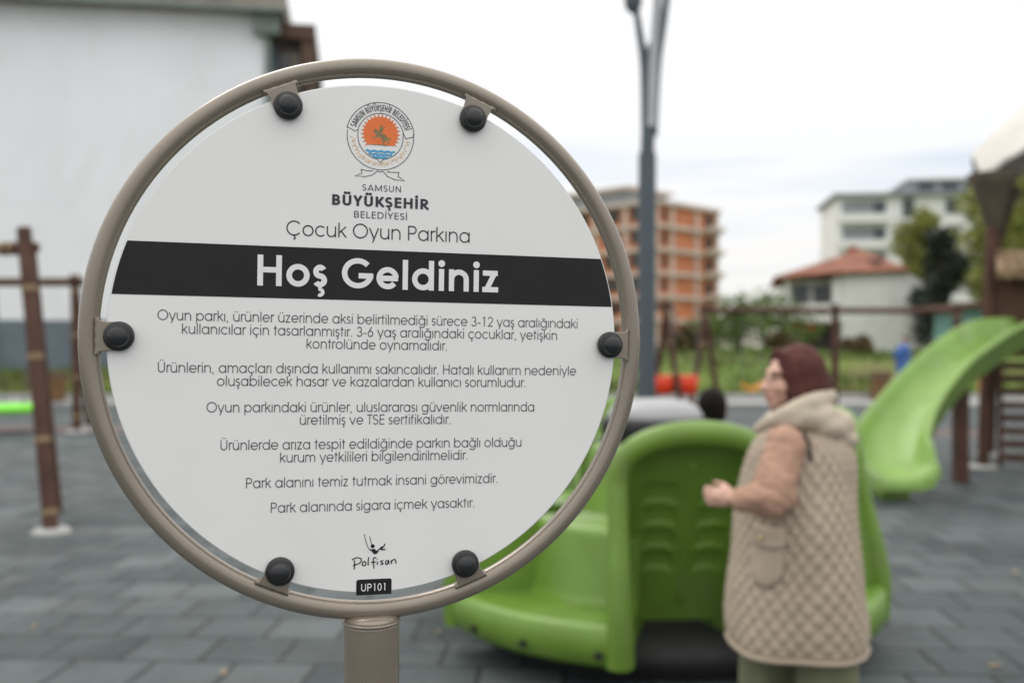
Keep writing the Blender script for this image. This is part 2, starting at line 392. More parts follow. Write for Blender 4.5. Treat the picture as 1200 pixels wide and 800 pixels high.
# brick apartment block under construction
def brick_block():
    c = P(768, 405, 110); t = thing('apartment_block', 'unfinished orange brick apartment block with bare concrete floors behind the lamp post', 'building', (c.x, c.y, 1.0))
    def mt(ang): return Matrix.Translation((c.x, c.y, 0)) @ Matrix.Rotation(ang, 4, 'Z')
    A = mt(R(45))                               # local x runs along the right face, local y along the left face
    top, n = 17.4, 6; fh = (top-1.6)/n
    MB().box(.2, 12.3, .2, 16, 0, top-.1, 0, A).build('wall', M['brick'], t)
    s = MB()
    for k in range(n+1): s.box(-.15 if k % 2 else -.3, 12.6, -.3, 16.3, 1.5+k*fh, 1.95+k*fh, 0, A)
    s.build('floor_slabs', M['slabc'], t)
    cl = MB()
    for x in (.0, 3.0, 7.8, 12.0): cl.box(x, x+.55, .0, .5, .5, top, 0, A)
    for y in (4, 8.5, 13): cl.box(.0, .5, y, y+.55, .5, top, 0, A)
    cl.build('concrete_columns', M['slabc'], t)
    for k in range(n):
        z = 1.96+k*fh
        for x in (1.5, 9.9):               # dark blocks for right face openings, shade put into their colour
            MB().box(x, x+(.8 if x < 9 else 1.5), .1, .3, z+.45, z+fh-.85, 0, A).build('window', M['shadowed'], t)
        for y in (1.4, 5.2, 9.8, 14):           # dark blocks painting the shade of left face loggias
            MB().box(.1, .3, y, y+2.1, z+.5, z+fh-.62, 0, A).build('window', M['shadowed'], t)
        b = MB(); b.box(9.0, 12.65, -.9, -.31, z-.12, z+.03, 0, A); b.box(9.0, 12.65, -.9, -.8, z+.032, z+.32, 0, A)
        b.build('balcony', M['slabc'], t)
    b = MB(); b.box(1.5, 9, 5, 15, top+.6, top+2.1, 0, A); b.build('penthouse', M['aptg'], t)
    b = MB(); b.box(.9, 9.6, 4.4, 15.6, top+2.11, top+2.5, 0, A); b.build('roof', M['slabc'], t)
brick_block()

def white_block():
    c = P(981, 405, 120); t = thing('apartment_block', 'white apartment block with balconies over shade grey recess panels rising behind the red roofed house', 'building', (c.x, c.y, 1.0))
    A = Matrix.Translation((c.x, c.y, 0)) @ Matrix.Rotation(R(-8), 4, 'Z')
    top = 19.4; fh = 3.1
    MB().box(0, 20, 0, 12, 0, top, 0, A).build('wall', M['aptw'], t)
    MB().box(-.5, 20.4, -.9, 12.4, top+.01, top+.4, 0, A).build('roof', M['aptg'], t)
    MB().box(8.6, 17.6, 1, 10, top+.41, top+2.0, 0, A).build('penthouse', M['aptg'], t)
    MB().box(8.2, 18, .6, 10.4, top+2.01, top+2.25, 0, A).build('penthouse_roof', M['aptw'], t)
    for i in range(3):
        MB().box(9.6+i*2.7, 11.4+i*2.7, .9, 1.0, top+.7, top+1.7, 0, A).build('window', M['glass'], t)
    for k in range(6):
        z = top-(k+1)*fh
        MB().box(.6, 5.7, -.06, .0, z+1.0, z+fh-.45, 0, A).build('recess_shade', M['aptg'], t)  # panel proud of the wall, recess shade put into its grey
        w = MB().box(4.2, 5.5, -.1, -.062, z+1.0, z+fh-.6, 0, A).build('window', M['glass'], t)
        MB().box(.3, 6, -1.2, -.07, z, z+.95, 0, A).build('balcony', M['aptw'], t)
        w = MB().box(7.5, 8.9, -.06, 0, z+.5, z+fh-.1, 0, A).build('window', M['aptg'], t)
        MB().box(7.62, 8.78, -.09, -.061, z+.6, z+fh-.5, 0, A).build('pane', M['glass'], w)
        for x in (12.4, 16.4):
            w = MB().box(x, x+1.7, -.06, 0, z+.9, z+fh-.4, 0, A).build('window', M['aptg'], t)
            MB().box(x+.12, x+1.58, -.09, -.061, z+1.0, z+fh-.5, 0, A).build('pane', M['glass'], w)
white_block()

def red_roof_house():
    t = thing('house', 'low white house with red tiled roof and open balcony across the meadow', 'house', (21.5, 62, 1.0))
    A = Matrix.Translation((17.1, 62, 0)) @ Matrix.Rotation(R(-13), 4, 'Z')
    f = lambda u, v, w: A @ Vector((u, w, v))
    MB().prism([(3.3, .6), (8.35, .6), (8.35, 5.2), (6.95, 6.0), (3.3, 6.0)], f, 9).build('wall', M['wall2'], t)
    MB().box(.0, 3.29, 1.6, 9, .6, 5.72, 0, A).build('wing_wall', M['wall2'], t)
    pr = [(-.75, -.5, 5.66), (3.2, -.5, 5.9), (7.1, -.35, 6.03), (7.1, 9.2, 6.03), (-.75, 9.4, 5.66), (4.75, 3.6, 7.62), (4.75, 6.2, 7.62)]
    m = MB(); m.add([A @ Vector(q) for q in pr], [(0, 1, 5), (1, 2, 5), (2, 3, 6, 5), (3, 4, 6), (4, 0, 5, 6)])
    ro = m.build('roof', M['rooftile'], t); so = ro.modifiers.new('s', 'SOLIDIFY'); so.thickness = .16; so.offset = 1
    MB().box(4.1, 4.7, 4.5, 5.1, 7.3, 8.1, 0, A).build('chimney', M['gablebrick'], ro)
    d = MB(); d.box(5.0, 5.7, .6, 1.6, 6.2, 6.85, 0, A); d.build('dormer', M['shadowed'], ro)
    b = MB(); b.box(-.2, 3.4, -.1, 1.59, 3.0, 3.18, 0, A); b.box(-.2, 3.4, -.1, .05, 3.181, 4.15, 0, A); b.box(-.2, -.05, .051, 1.59, 3.181, 4.15, 0, A)
    b.build('balcony', M['wall2'], t)
    MB().box(-.1, .15, .08, .3, 4.16, 5.7, 0, A).build('balcony_post', M['wall2'], t)
    MB().box(2.75, 3.25, .0, 1.59, 4.16, 5.75, 0, A).build('balcony_screen', M['wall2'], t)
    for x in (.4, 1.7):
        w = MB().box(x, x+1.0, 1.52, 1.6, 3.5, 5.4, 0, A).build('window', M['aptg'], t)
        MB().box(x+.1, x+.9, 1.48, 1.521, 3.6, 5.3, 0, A).build('pane', M['glass'], w)
    MB().box(1.0, 3.2, 1.5, 1.59, 1.1, 2.9, 0, A).build('opening_shade', M['shadowed'], t)  # dark sheet on the wall, its colour stands for the opening's shade
    MB().prism([(.1, 2.95), (1.7, 2.7), (1.7, 2.62), (.1, 2.87)], f, 1.4).build('awning', M['redseat'], t)
red_roof_house()

t = thing('hut', 'low teal hut behind the play tower', 'hut', (24, 47, 1.0))
MB().box(21.6, 30, 47, 51, .8, 3.3).build('wall', M['teal'], t)
MB().box(21.2, 30.4, 46.5, 51.4, 3.31, 3.6).build('roof', M['brownwood'], t)
for x in (22.4, 24.6): MB().box(x, x+1.2, 46.93, 47, 1.9, 2.9).build('window', M['glass'], t)

# ------------------------------------------------------------------ trees and bushes
def leaf_cloud(mb, blobs, n, size, seed):
    q = random.Random(seed)
    wts = [b[1]**2 for b in blobs]
    for _ in range(n):
        c, r_, fz = q.choices(blobs, wts)[0]
        d = Vector((q.gauss(0, 1), q.gauss(0, 1), q.gauss(0, 1))).normalized()
        rr = r_*(q.random()**.35)*(1+.25*noise.noise(d*2.3+Vector((seed, c[0], c[2]))))
        p_ = Vector(c)+Vector((d.x*rr, d.y*rr, d.z*rr*fz))
        a = Vector((q.gauss(0, 1), q.gauss(0, 1), q.gauss(0, .6))).normalized(); b = a.cross(Vector((q.gauss(0, 1), q.gauss(0, 1), q.gauss(0, 1)))).normalized()
        s = size*q.uniform(.6, 1.4)
        mb.add([p_-a*s, p_+b*s*.55, p_+a*s, p_-b*s*.55], [(0, 1, 2, 3)])
def tree(name, label, base, h, crown, leafm, n, size, seed, group='trees beyond the meadow', cat='tree'):
    q = random.Random(seed); base = Vector(base)
    t = thing(name, label, cat, base, 0, group)
    tr = MB(); r0 = h*.022+.03
    tr.tube([base+Vector((0, 0, -.3)), base+Vector((.05, 0, h*.35)), base+Vector((.1, .1, h*.85))], [r0*1.3, r0, r0*.25], 9)
    for (c, r_, fz) in crown[:8]:
        c = Vector(c); s = base+Vector((.05, 0, h*q.uniform(.25, .5)))
        tr.tube([s, s.lerp(base+c, .55)+Vector((0, 0, .15*r_)), base+c], [r0*.5, r0*.32, r0*.1], 6)
    tr.build('trunk', M['bark'], t)
    cr_ = MB(); leaf_cloud(cr_, [((base+Vector(c))[:], r_, fz) for c, r_, fz in crown], n, size, seed)
    cr_.build('crown', leafm, t)
def blobs(w, z0, z1, n, seed, rr):
    q = random.Random(seed); out = []
    for i in range(n):
        f = (i+.5)/n; z = z0+(z1-z0)*f; ww = w*(math.sin(math.pi*min(1, .2+f*.8))**.7)
        a = q.uniform(0, 6.28); k = q.uniform(.25, .95)
        out.append(((math.cos(a)*ww*k, math.sin(a)*ww*k, z), rr*q.uniform(.7, 1.25)*(1-.35*f), .85))
    return out
tree('broadleaf_tree', 'yellow green tree standing left of the dark conifer before the white block', P(1080, 411, 70), 10.6, blobs(1.7, 5.2, 9.8, 14, 3, 1.15), M['leaf_y'], 4200, .16, 3)
tree('conifer_tree', 'dark conifer standing beside the white house wall', P(1100, 411, 58), 7.6, blobs(1.35, 1.0, 6.9, 18, 5, 1.1), M['leaf_d'], 8000, .13, 5)
tree('broadleaf_tree', 'large yellow green tree crown spreading behind the play tower roof', P(1172, 412, 60), 12.6, blobs(3.2, 3.6, 11.4, 30, 8, 1.6), M['leaf_y'], 11000, .16, 8)
tree('broadleaf_tree', 'yellow green tree filling the right edge above the thatched awning', P(1208, 412, 50), 11.5, blobs(2.7, 3.5, 10.3, 26, 11, 1.45), M['leaf_y'], 9000, .15, 11)
tree('broadleaf_tree', 'green tree at the far edge behind the play tower', P(1240, 412, 58), 9.5, blobs(3.0, 2.5, 8.4, 18, 9, 1.5), M['leaf_m'], 6000, .16, 9)
for i, (px, d, h, m_, lb) in enumerate([
        (896, 54, 3.9, 'leaf_m', 'tall green shrub left of the white house below the balcony'),
        (866, 52, 3.3, 'leaf_m', 'rounded green shrub between the white house and the swing legs'),
        (800, 46, 1.4, 'leaf_b', 'low brown weedy bush behind the red swing seats'),
        (915, 45, 1.1, 'leaf_b', 'brownish weed clump in front of the white house'),
        (1008, 40, .9, 'leaf_b', 'low brown weed clump beside the tall swing post'),
        (835, 72, 3.0, 'leaf_m', 'distant green shrub to the right of the brick block')]):
    b = P(px, 405, d); b.z = gz(d)
    tree('shrub', lb, b, h, blobs(h*.62, h*.25, h*.8, 9, 20+i, h*.36), M[m_], 2200, .11, 20+i, 'shrubs on the meadow', 'shrub')

# ------------------------------------------------------------------ playground: lamp post
def lamp_post():
    b = P(757, 534, 14); b.z = 0
    t = thing('lamp_post', 'blue grey steel street lamp forking into three arms above the carousel', 'street lamp', b)
    f = lambda px, py: P(px, py, 14)
    MB().tube([b, (b.x+.02, 14, 4.25)], [.135, .125], 20).build('post', M['steel'], t)
    MB().lathe([(.0, .03), (.25, .03), (.25, .0)], b, 20).build('base_plate', M['steel'], t)
    MB().tube([(b.x+.02, 14, 4.251), f(762, 60)+Vector((0, 0, -.2)), f(764, 52)], [.10, .09, .06], 16).build('upper_post', M['steel'], t)
    a1 = spline([(b.x+.0, 14, 4.6), f(755, 80), f(749, 35), f(744, 5), f(735, -30)], 6)
    o = MB().tube(a1, [.07-.035*i/(len(a1)-1) for i in range(len(a1))], 12).build('arm', M['steel'], t)
    MB().loft([[P(742, 10, 14)+Vector((x*.13*s, .10*s*y, z)) for x, y in ((1, 0), (.5, .8), (-.5, .8), (-1, 0), (-.5, -.8), (.5, -.8))] for z, s in ((-.09, .1), (-.03, .75), (.1, 1), (.35, .8), (.5, .1))]).build('lamp_head', M['steel'], t)
    a2 = spline([(b.x+.1, 14, 4.5), f(770, 80), f(777, 30), f(783, -10), f(792, -50)], 6)
    MB().tube(a2, [.065-.02*i/(len(a2)-1) for i in range(len(a2))], 12).build('arm', M['steel'], t)
    a3 = spline([(b.x+.06, 13.9, 4.6), f(765, 60)+Vector((0, -.12, 0)), f(768, 10)+Vector((0, -.2, 0)), f(768, -50)+Vector((0, -.4, 0))], 6)
    MB().tube(a3, .06, 12).build('arm', M['steel_light'], t)
lamp_post()

# ------------------------------------------------------------------ swings
def pole(mb, a, b, r_): mb.tube([a, Vector(a).lerp(Vector(b), .5), b], r_, 12)
def wraps(t, parent, a, b, fr, r_):
    a, b = Vector(a), Vector(b); ax = (b-a).normalized()
    for f in fr:
        c = a.lerp(b, f)
        MB().tube([c-ax*.024, c-ax*.018, c-ax*.008, c, c+ax*.008, c+ax*.018, c+ax*.024], [r_*.97, r_*1.02, r_*.98, r_*1.03, r_*.98, r_*1.02, r_*.97], 14).build('rope_wrap', M['rope'], parent)
def foot(t, c, w=.2):
    MB().lathe([(0, .035), (w*.8, .035), (w, .0)], (c[0], c[1], 0), 16).build('footing', M['concrete'], t)

def near_swing():
    A = P(28, 268, 8.8); B1 = P(60, 622, 8.3); B1.z = 0; B2 = Vector((-4.30, 9.4, 0))
    t = thing('timber_swing', 'brown timber swing frame with rope wrapped leaning leg at the left edge', 'swing', (B1.x, 8.8, 0), 0, 'timber swing frames')
    m = MB(); pole(m, B1, A, .062); lg = m.build('leg', M['wood'], t)
    wraps(t, lg, B1, A, (.06, .29, .56, .79), .068)
    m = MB(); pole(m, B2, A+Vector((0, .1, -.15)), .055); m.build('leg', M['wood'], t)
    bl = A+Vector((-.02, .02, -.17)); br = bl+Vector((-3.2, 1.2, 0))
    m = MB(); pole(m, bl+Vector((.14, -.05, 0)), br, .05); bm_ = m.build('beam', M['wood'], t)
    wraps(t, bm_, bl+Vector((.1, -.04, 0)), br, (.06, .09), .062)
    for e in (Vector((.3, -.5, 0)), Vector((-.2, .6, 0))):
        m = MB(); q = Vector((br.x+e.x, br.y+e.y*1.1, 0)); pole(m, q, br+Vector((0, 0, .15)), .055); m.build('leg', M['wood'], t)
    foot(t, B1, .16)
near_swing()

def far_swing(name, label, x0, x1, y, h, legs0, legs1, mids=(), th=.078):
    t = thing(name, label, 'swing', ((x0+x1)/2, y, 0), 0, 'timber swing frames')
    m = MB(); pole(m, (x0-.15, y, h), (x1+.15, y, h), th*1.0); bm_ = m.build('beam', M['wood'], t)
    for x, legs in ((x0, legs0), (x1, legs1)):
        for dx, dy in legs:
            m = MB(); pole(m, (x+dx, y+dy, 0), (x-dx*.08, y-dy*.08, h+.12), th); lg = m.build('leg', M['wood'], t)
            wraps(t, lg, (x+dx, y+dy, 0), (x-dx*.08, y-dy*.08, h+.12), (.1, .35, .62, .9), th*1.1)
            foot(t, (x+dx, y+dy))
    for x in mids:
        m = MB(); pole(m, (x, y+.07, 0), (x, y+.07, h+.18), th*1.25); m.build('post', M['wood'], t); foot(t, (x, y+.07))
    return t
far_swing('timber_swing', 'brown timber swing frame with the lime nest seat', -15, -7.9, 18, 2.7, [(.2, -.7), (.2, .7)], [(.06, -.05), (-.1, .9)])
far_swing('timber_swing', 'long timber swing frame with yellow seat in front of the white house', 4.95, 11.4, 25.5, 2.45, [(-.42, -.35), (.42, .35)], [(-.4, -.35), (.4, .35)], mids=(8.3,))
far_swing('timber_swing', 'timber swing frame carrying the orange red bucket seats beside the lamp post', .4, 3.75, 24.2, 2.5, [(-.35, -.3), (.35, .3)], [(.30, -.35), (-.3, .35)])

def hang(t, p, w, ztop, n=2):
    for s in (-1, 1): MB().tube([(p[0]+s*w, p[1], p[2]), (p[0]+s*w*.95, p[1], ztop)], .012, 6).build('chain', M['steel'], t)
def bucket(px, y, label):
    p = P(px, 462, y); p.z = .36
    t = thing('bucket_swing', label, 'swing seat', (p.x, p.y, p.z), 0, 'orange red bucket swing seats')
    m = MB(); m.lathe([(.0, 0), (.2, .0), (.27, .08), (.31, .25), (.32, .42), (.29, .43), (.27, .26), (.23, .12), (0, .08)], p, 24)
    m.build('bucket', M['redseat'], t)
    MB().tube([p+Vector((.3*math.cos(a), .3*math.sin(a), .43)) for a in [k*math.pi/10 for k in range(20)]], .035, 8, closed=True).build('rim', M['redseat'], t)
    hang(t, (p.x, p.y, .78), .29, 2.5)
bucket(777, 24.2, 'orange red bucket swing seat nearest the lamp post')
bucket(803, 24.2, 'orange red bucket swing seat farther from the lamp post')
p = P(881, 459, 25.5); p.z = .42
t = thing('hanging_swing', 'flat yellow swing seat hanging before the meadow', 'swing seat', p)
MB().loft([[p+Vector((x, yy, z)) for x, z in ((-.25, .16), (-.22, .02), (0, -.05), (.22, .02), (.25, .16), (.25, .24), (.17, .12), (0, .09), (-.17, .12), (-.25, .24))] for yy in (-.13, .13)], cap0=True, cap1=True, smooth=False).build('seat', M['yellowseat'], t, bevel=.01)
hang(t, (p.x, p.y, .57), .25, 2.45)
p = Vector((-9.0, 18, .36))
t = thing('nest_swing', 'round lime green nest swing seat near the white wall', 'swing seat', p)
m = MB(); m.tube([p+Vector((.48*math.cos(a), .48*math.sin(a), .06)) for a in [k*math.pi/16 for k in range(32)]], .075, 10, closed=True); m.build('rim', M['lime'], t)
MB().lathe([(.0, -.04), (.3, -.03), (.46, .05)], p, 24).build('net', M['lime'], t)
for a in (45, 135, 225, 315):
    MB().tube([p+Vector((.48*math.cos(R(a)), .48*math.sin(R(a)), .1)), (p.x+.35*math.copysign(1, math.cos(R(a))), p.y, 2.68)], .012, 6).build('rope', M['steel'], t)

# ------------------------------------------------------------------ litter bins of timber slats
def bin_(px, d, h, w, label):
    b = P(px, 405, d); b.z = gz(d) if d > 29 else (0 if d < 28.4 else .16)
    t = thing('litter_bin', label, 'litter bin', b, 0, 'timber litter bins')
    m = MB()
    for k in range(14):
        a = 2*math.pi*k/14
        mt = Matrix.Translation(b) @ Matrix.Rotation(a, 4, 'Z')
        m.box(w-.03, w, -w*.2, w*.2, .04, h, 0, mt)
    m.build('slats', M['woodlight'], t)
    MB().lathe([(w-.045, .03), (w-.045, h-.03), (w-.09, h-.03), (w-.09, .06), (0, .06)], b, 20).build('liner', M['dark'], t)
    MB().tube([b+Vector(((w+.01)*math.cos(k*.3927), (w+.01)*math.sin(k*.3927), h-.1)) for k in range(16)], .015, 6, closed=True).build('hoop', M['steel'], t)
bin_(64, 27.6, .82, .30, 'timber slatted litter bin in front of the white wall')
bin_(1033, 28.2, .80, .28, 'timber slatted litter bin beside the boy in blue')

# ------------------------------------------------------------------ play tower with slide
def play_tower():
    t = thing('play_tower', 'timber play tower with green slide, slatted climbing wall and pale canopy roof', 'play tower', (6.9, 13.4, 0))
    TA = Matrix.Translation((6.03, 12.75, 0)) @ Matrix.Rotation(R(-24), 4, 'Z') @ Matrix.Translation((-6.03, -12.75, 0))
    def tw(mb):
        mb.v = [TA @ p_ for p_ in mb.v]; return mb
    posts = [(6.03, 12.75, 6.15, 12.85), (7.75, 12.75, 7.7, 12.85), (6.15, 14.4, 6.25, 14.3), (7.75, 14.4, 7.65, 14.3)]
    for x, y, x2, y2 in posts:
        m = MB(); m.tube([(x, y, 0), (x2, y2, 3.5)], .075, 14); po = tw(m).build('post', M['wood'], t)
        tw(MB().lathe([(0, .03), (.16, .03), (.2, 0)], (x, y, 0), 16)).build('footing', M['concrete'], po)
        tw(MB().lathe([(.08, 3.05), (.11, 3.12), (.15, 3.3), (.23, 3.55), (.31, 3.74), (.30, 3.76), (0, 3.76)], (x2, y2, 0), 20)).build('capital', M['capital'], po)
    tw(MB().box(5.98, 7.82, 12.72, 14.45, 1.42, 1.52)).build('platform', M['woodlight'], t, bevel=.01)
    # pitched canopy with a ragged lower edge
    c = Vector((6.95, 13.58, 5.15)); rings = []
    q = random.Random(4)
    for k, (f, z) in enumerate(((0.02, 5.15), (.35, 4.75), (.7, 4.3), (1, 3.83))):
        ring = []
        for j in range(64):
            a = 2*math.pi*j/64; r_ = 1.04/max(abs(math.cos(a)), abs(math.sin(a)))**.75
            ring.append(Vector((c.x+r_*f*math.cos(a), c.y+r_*f*math.sin(a), z-.10*f+.42*f*f*(abs(math.cos(2*a)))**.8+(q.uniform(-.05, .03) if f == 1 else q.uniform(-.02, .02)))))
        rings.append(ring)
    rings.append([p_+Vector((0, 0, -.05)) for p_ in rings[-1]]); rings.append([Vector((c.x+(p_.x-c.x)*.6, c.y+(p_.y-c.y)*.6, 4.32)) for p_ in rings[-1]])
    tw(MB().loft(rings, cap0=True, cap1=True, smooth=False)).build('roof', M['canopy'], t)
    # small thatched awning over the doorway board
    a = MB(); f = lambda u, v, w: Vector((6.2+w, 12.75-u, v))
    aw = MB(); n = 26
    for k in range(n):
        x = 6.18+k*.062; j = q.uniform(-.03, .03)
        aw.add([(x, 12.95, 2.78+j), (x+.07, 12.95, 2.78-j), (x+.07, 12.45, 2.5+j*1.4), (x, 12.45, 2.48-j), (x, 12.47, 2.38+j), (x+.07, 12.47, 2.4-j)], [(0, 1, 2, 3), (3, 2, 5, 4)])
    aw.box(6.18, 7.78, 12.5, 12.94, 2.44, 2.47)
    tw(aw).build('awning', M['thatch'], t)
    pts = [(6.2, 1.53), (6.2, 2.43), (7.7, 2.43), (7.7, 1.53), (7.35, 1.53)]
    arch = [(7.35, 1.53), (7.35, 1.9)]+[(6.95+.4*math.cos(R(x)), 1.95+.4*math.sin(R(x))) for x in range(0, 181, 15)]+[(6.55, 1.53)]
    w = MB(); w.prism([(6.2, 1.53), (6.2, 2.43), (7.7, 2.43), (7.7, 1.53)]+arch, lambda u, v, ww: Vector((u, 12.83+ww, v)), .04)
    tw(w).build('doorway_board', M['wood'], t)
    tw(MB().box(6.3, 7.7, 14.33, 14.37, 1.53, 2.3)).build('back_board', M['orangepanel'], t)
    tw(MB().box(6.0, 6.04, 12.95, 14.25, .9, 1.38)).build('side_board', M['orangepanel'], t)
    s = MB()
    for k in range(8): s.box(6.22, 7.7, 12.70, 12.74, .1+.165*k, .19+.165*k)
    tw(s).build('climbing_slats', M['wood'], t)
    for x in (6.2, 7.68): tw(MB().box(x, x+.06, 12.745, 12.80, .0, 1.41)).build('slat_post', M['wood'], t)
    # slide
    path = spline([(6.95, 12.75, 1.60), (6.4, 12.2, 1.60), (5.75, 11.75, 1.54), (5.1, 11.3, 1.28), (4.6, 11.0, .95), (4.2, 10.7, .60), (3.97, 10.4, .37), (3.87, 10.1, .28), (3.86, 9.9, .26)], 10)
    rings = []
    for i, p_ in enumerate(path):
        tg = (path[min(i+1, len(path)-1)]-path[max(i-1, 0)]); tg.z = 0; tg.normalize()
        sd = Vector((-tg.y, tg.x, 0)); e = min(1, (len(path)-1-i)/5)
        hr = .10+.17*e; wd = .30
        prof = [(-wd-.075, hr-.03), (-wd-.075, hr+.015), (-wd-.055, hr+.035), (-wd-.03, hr+.025), (-wd-.01, hr*.6), (-wd+.05, .06), (-wd+.13, .0), (0, -.01), (wd-.13, .0), (wd-.05, .06), (wd+.01, hr*.6), (wd+.03, hr+.025), (wd+.055, hr+.035), (wd+.075, hr+.015), (wd+.075, hr-.03), (wd+.045, hr-.04), (wd+.02, -.02), (wd-.1, -.06), (-wd+.1, -.06), (-wd-.02, -.02), (-wd-.045, hr-.04)]
        rings.append([p_+sd*u+Vector((0, 0, v)) for u, v in prof])
    # rounded lip at the exit
    tg = (path[-1]-path[-3]).normalized(); last = rings[-1]
    rings.append([p_+tg*.05+Vector((0, 0, -.03)) for p_ in last]); rings.append([p_+tg*.06+Vector((0, 0, -.08)) for p_ in last])
    sl = MB().loft(rings, cap0=True, cap1=True).build('slide', M['green_slide'], t)
    MB().box(3.72, 4.0, 10.0, 10.3, 0, .215).build('slide_foot', M['green'], sl, bevel=.02)
    MB().box(5.03, 5.17, 11.25, 11.39, 0, 1.2).build('slide_prop', M['wood'], sl)
play_tower()

# ------------------------------------------------------------------ carousel
CX, CY, CR = .79, 5.5, 1.2
def carousel():
    t = thing('carousel', 'green plastic playground carousel with tall arched backs and pale grey round top', 'carousel', (CX, CY, 0))
    c = Vector((CX, CY, 0))
    MB().lathe([(0, .16), (.98, .16), (.98, .07), (.90, .02), (.90, 0)], c, 64).build('turntable', M['dark'], t)
    def pol(r_, a, z): return c+Vector((r_*math.cos(R(a)), r_*math.sin(R(a)), z))
    half = 18.2                                   # half width of each arched bay in degrees
    bays = (273, 3, 93, 183)
    for k, a in enumerate(bays):
        # seat sector between this bay and the next one
        a0, a1 = a+half-1, a+90-half+1; n = 26
        prof = [(.97, .10), (1.13, .115), (1.185, .15), (1.20, .22), (1.195, .29), (1.17, .315), (1.12, .312), (.86, .30), (.80, .305), (.775, .34), (.765, .62), (.74, .66), (.70, .665), (.46, .65), (.43, .68), (.40, .98), (.37, 1.03), (.33, 1.03), (.33, .12)]
        rings = [[pol(r_, a0+(a1-a0)*j/n, z) for r_, z in prof] for j in range(n+1)]
        MB().loft(rings, closed=False, cap0=True, cap1=True).build('seat_shell', M['green'], t)
        # bay: leaning arched back framed by one thick moulded rim that runs down both fins to the skirt
        hw_a = half; top = 1.155; z0 = .20
        edge = spline([(1.15, .14, 0), (1.165, .32, 0), (1.14, .50, 0), (1.09, .72, 0), (1.045, .92, 0)], 5)     # radius, height along a fin
        def rimr(z): return 1.045-.02*min(1, max(0, (z-.92)/.25))
        path = [(q.x, q.y, -hw_a-(1.2-q.x)*14, .048+.035*max(0, (.7-q.y))) for q in edge]
        for i in range(1, 40):
            ph = math.pi*i/40; u = -math.cos(ph); z = .92+(top-.92)*math.sin(ph)**.75
            path.append((rimr(z), z, (hw_a+2.2)*u, .048+.012*math.sin(ph)))
        path += [(q.x, q.y, hw_a+(1.2-q.x)*14, .048+.035*max(0, (.7-q.y))) for q in edge[::-1]]
        MB().tube([pol(r_, a+w, z) for r_, z, w, _ in path], [q[3] for q in path], 14).build('arch_rim', M['green'], t)
        for s in (-1, 1):
            ang = a+s*half; th = .085
            poly = [(q.x-.01, q.y) for q in edge]+[(.98, .95), (.72, .62), (.74, .3), (.95, .11)]
            tv = Vector((-math.sin(R(ang)), math.cos(R(ang)), 0)); rd = Vector((math.cos(R(ang)), math.sin(R(ang)), 0))
            MB().prism(poly, lambda u, v, w: pol(u, ang+s*(1.2-u)*14, v)+tv*(w-th/2), th).build('side_fin', M['green'], t, bevel=.02)
        hw = R(half)*1.0; ca, sa = math.cos(R(a)), math.sin(R(a)); rd = Vector((ca, sa, 0)); tv = Vector((-sa, ca, 0))
        nu, nv = 56, 80; m = MB(); gr = []
        for j in range(nv+1):
            row = []
            for i in range(nu+1):
                x = -1+2*i/nu; zt = .92+(top-.92)*max(0, 1-x*x)**.375 if abs(x) < 1 else .92
                v = z0+(zt-z0)*j/nv; u = x*hw*(.86+.14*(v-z0)/(top-z0)); dp = .0
                for s in (-1, 1):                     # ribbed pads either side of the spine
                    cx_ = x*s-.46
                    if abs(cx_) < .30 and .46 < v < .92:
                        ph = ((v+.05*cx_*cx_*4)-.46)/.115
                        fr = ph-math.floor(ph); dp -= .016*max(0, min(1, (fr-.12)/.18))*max(0, min(1, (1-fr)/.10))*max(0, min(1, (.30-abs(cx_))/.04))
                if abs(x) < .07 and .3 < v < 1.0: dp += .012
                lean = .60+.375*((v-z0)/(top-z0))**1.25
                row.append(c+rd*(lean*math.cos(u*.9)-.02+dp)+tv*math.sin(u)*(.90+.12*(v-z0)/(top-z0))+Vector((0, 0, v)))
            gr.append(row)
        m.loft(gr, closed=False); bp = m.build('bay_back', M['green'], t)
        sd_ = bp.modifiers.new('solid', 'SOLIDIFY'); sd_.thickness = .03; sd_.offset = 0
    MB().lathe([(0, 1.262), (.10, 1.258), (.18, 1.243), (.232, 1.218), (.258, 1.18), (.265, 1.158), (.26, 1.15)], c, 48).build('top_dome', M['greytop'], t)
    MB().lathe([(0, 1.149), (.285, 1.149), (.30, 1.135), (.295, 1.07), (.28, 1.05), (.28, .3)], c, 48).build('top_collar', M['dark'], t)
    # bolts on the skirt
    for a in (250, 232, 216, 296, 311):
        MB().tube([pol(1.195, a, .19), pol(1.212, a, .19)], .018, 10).build('bolt', M['dark'], t)
carousel()

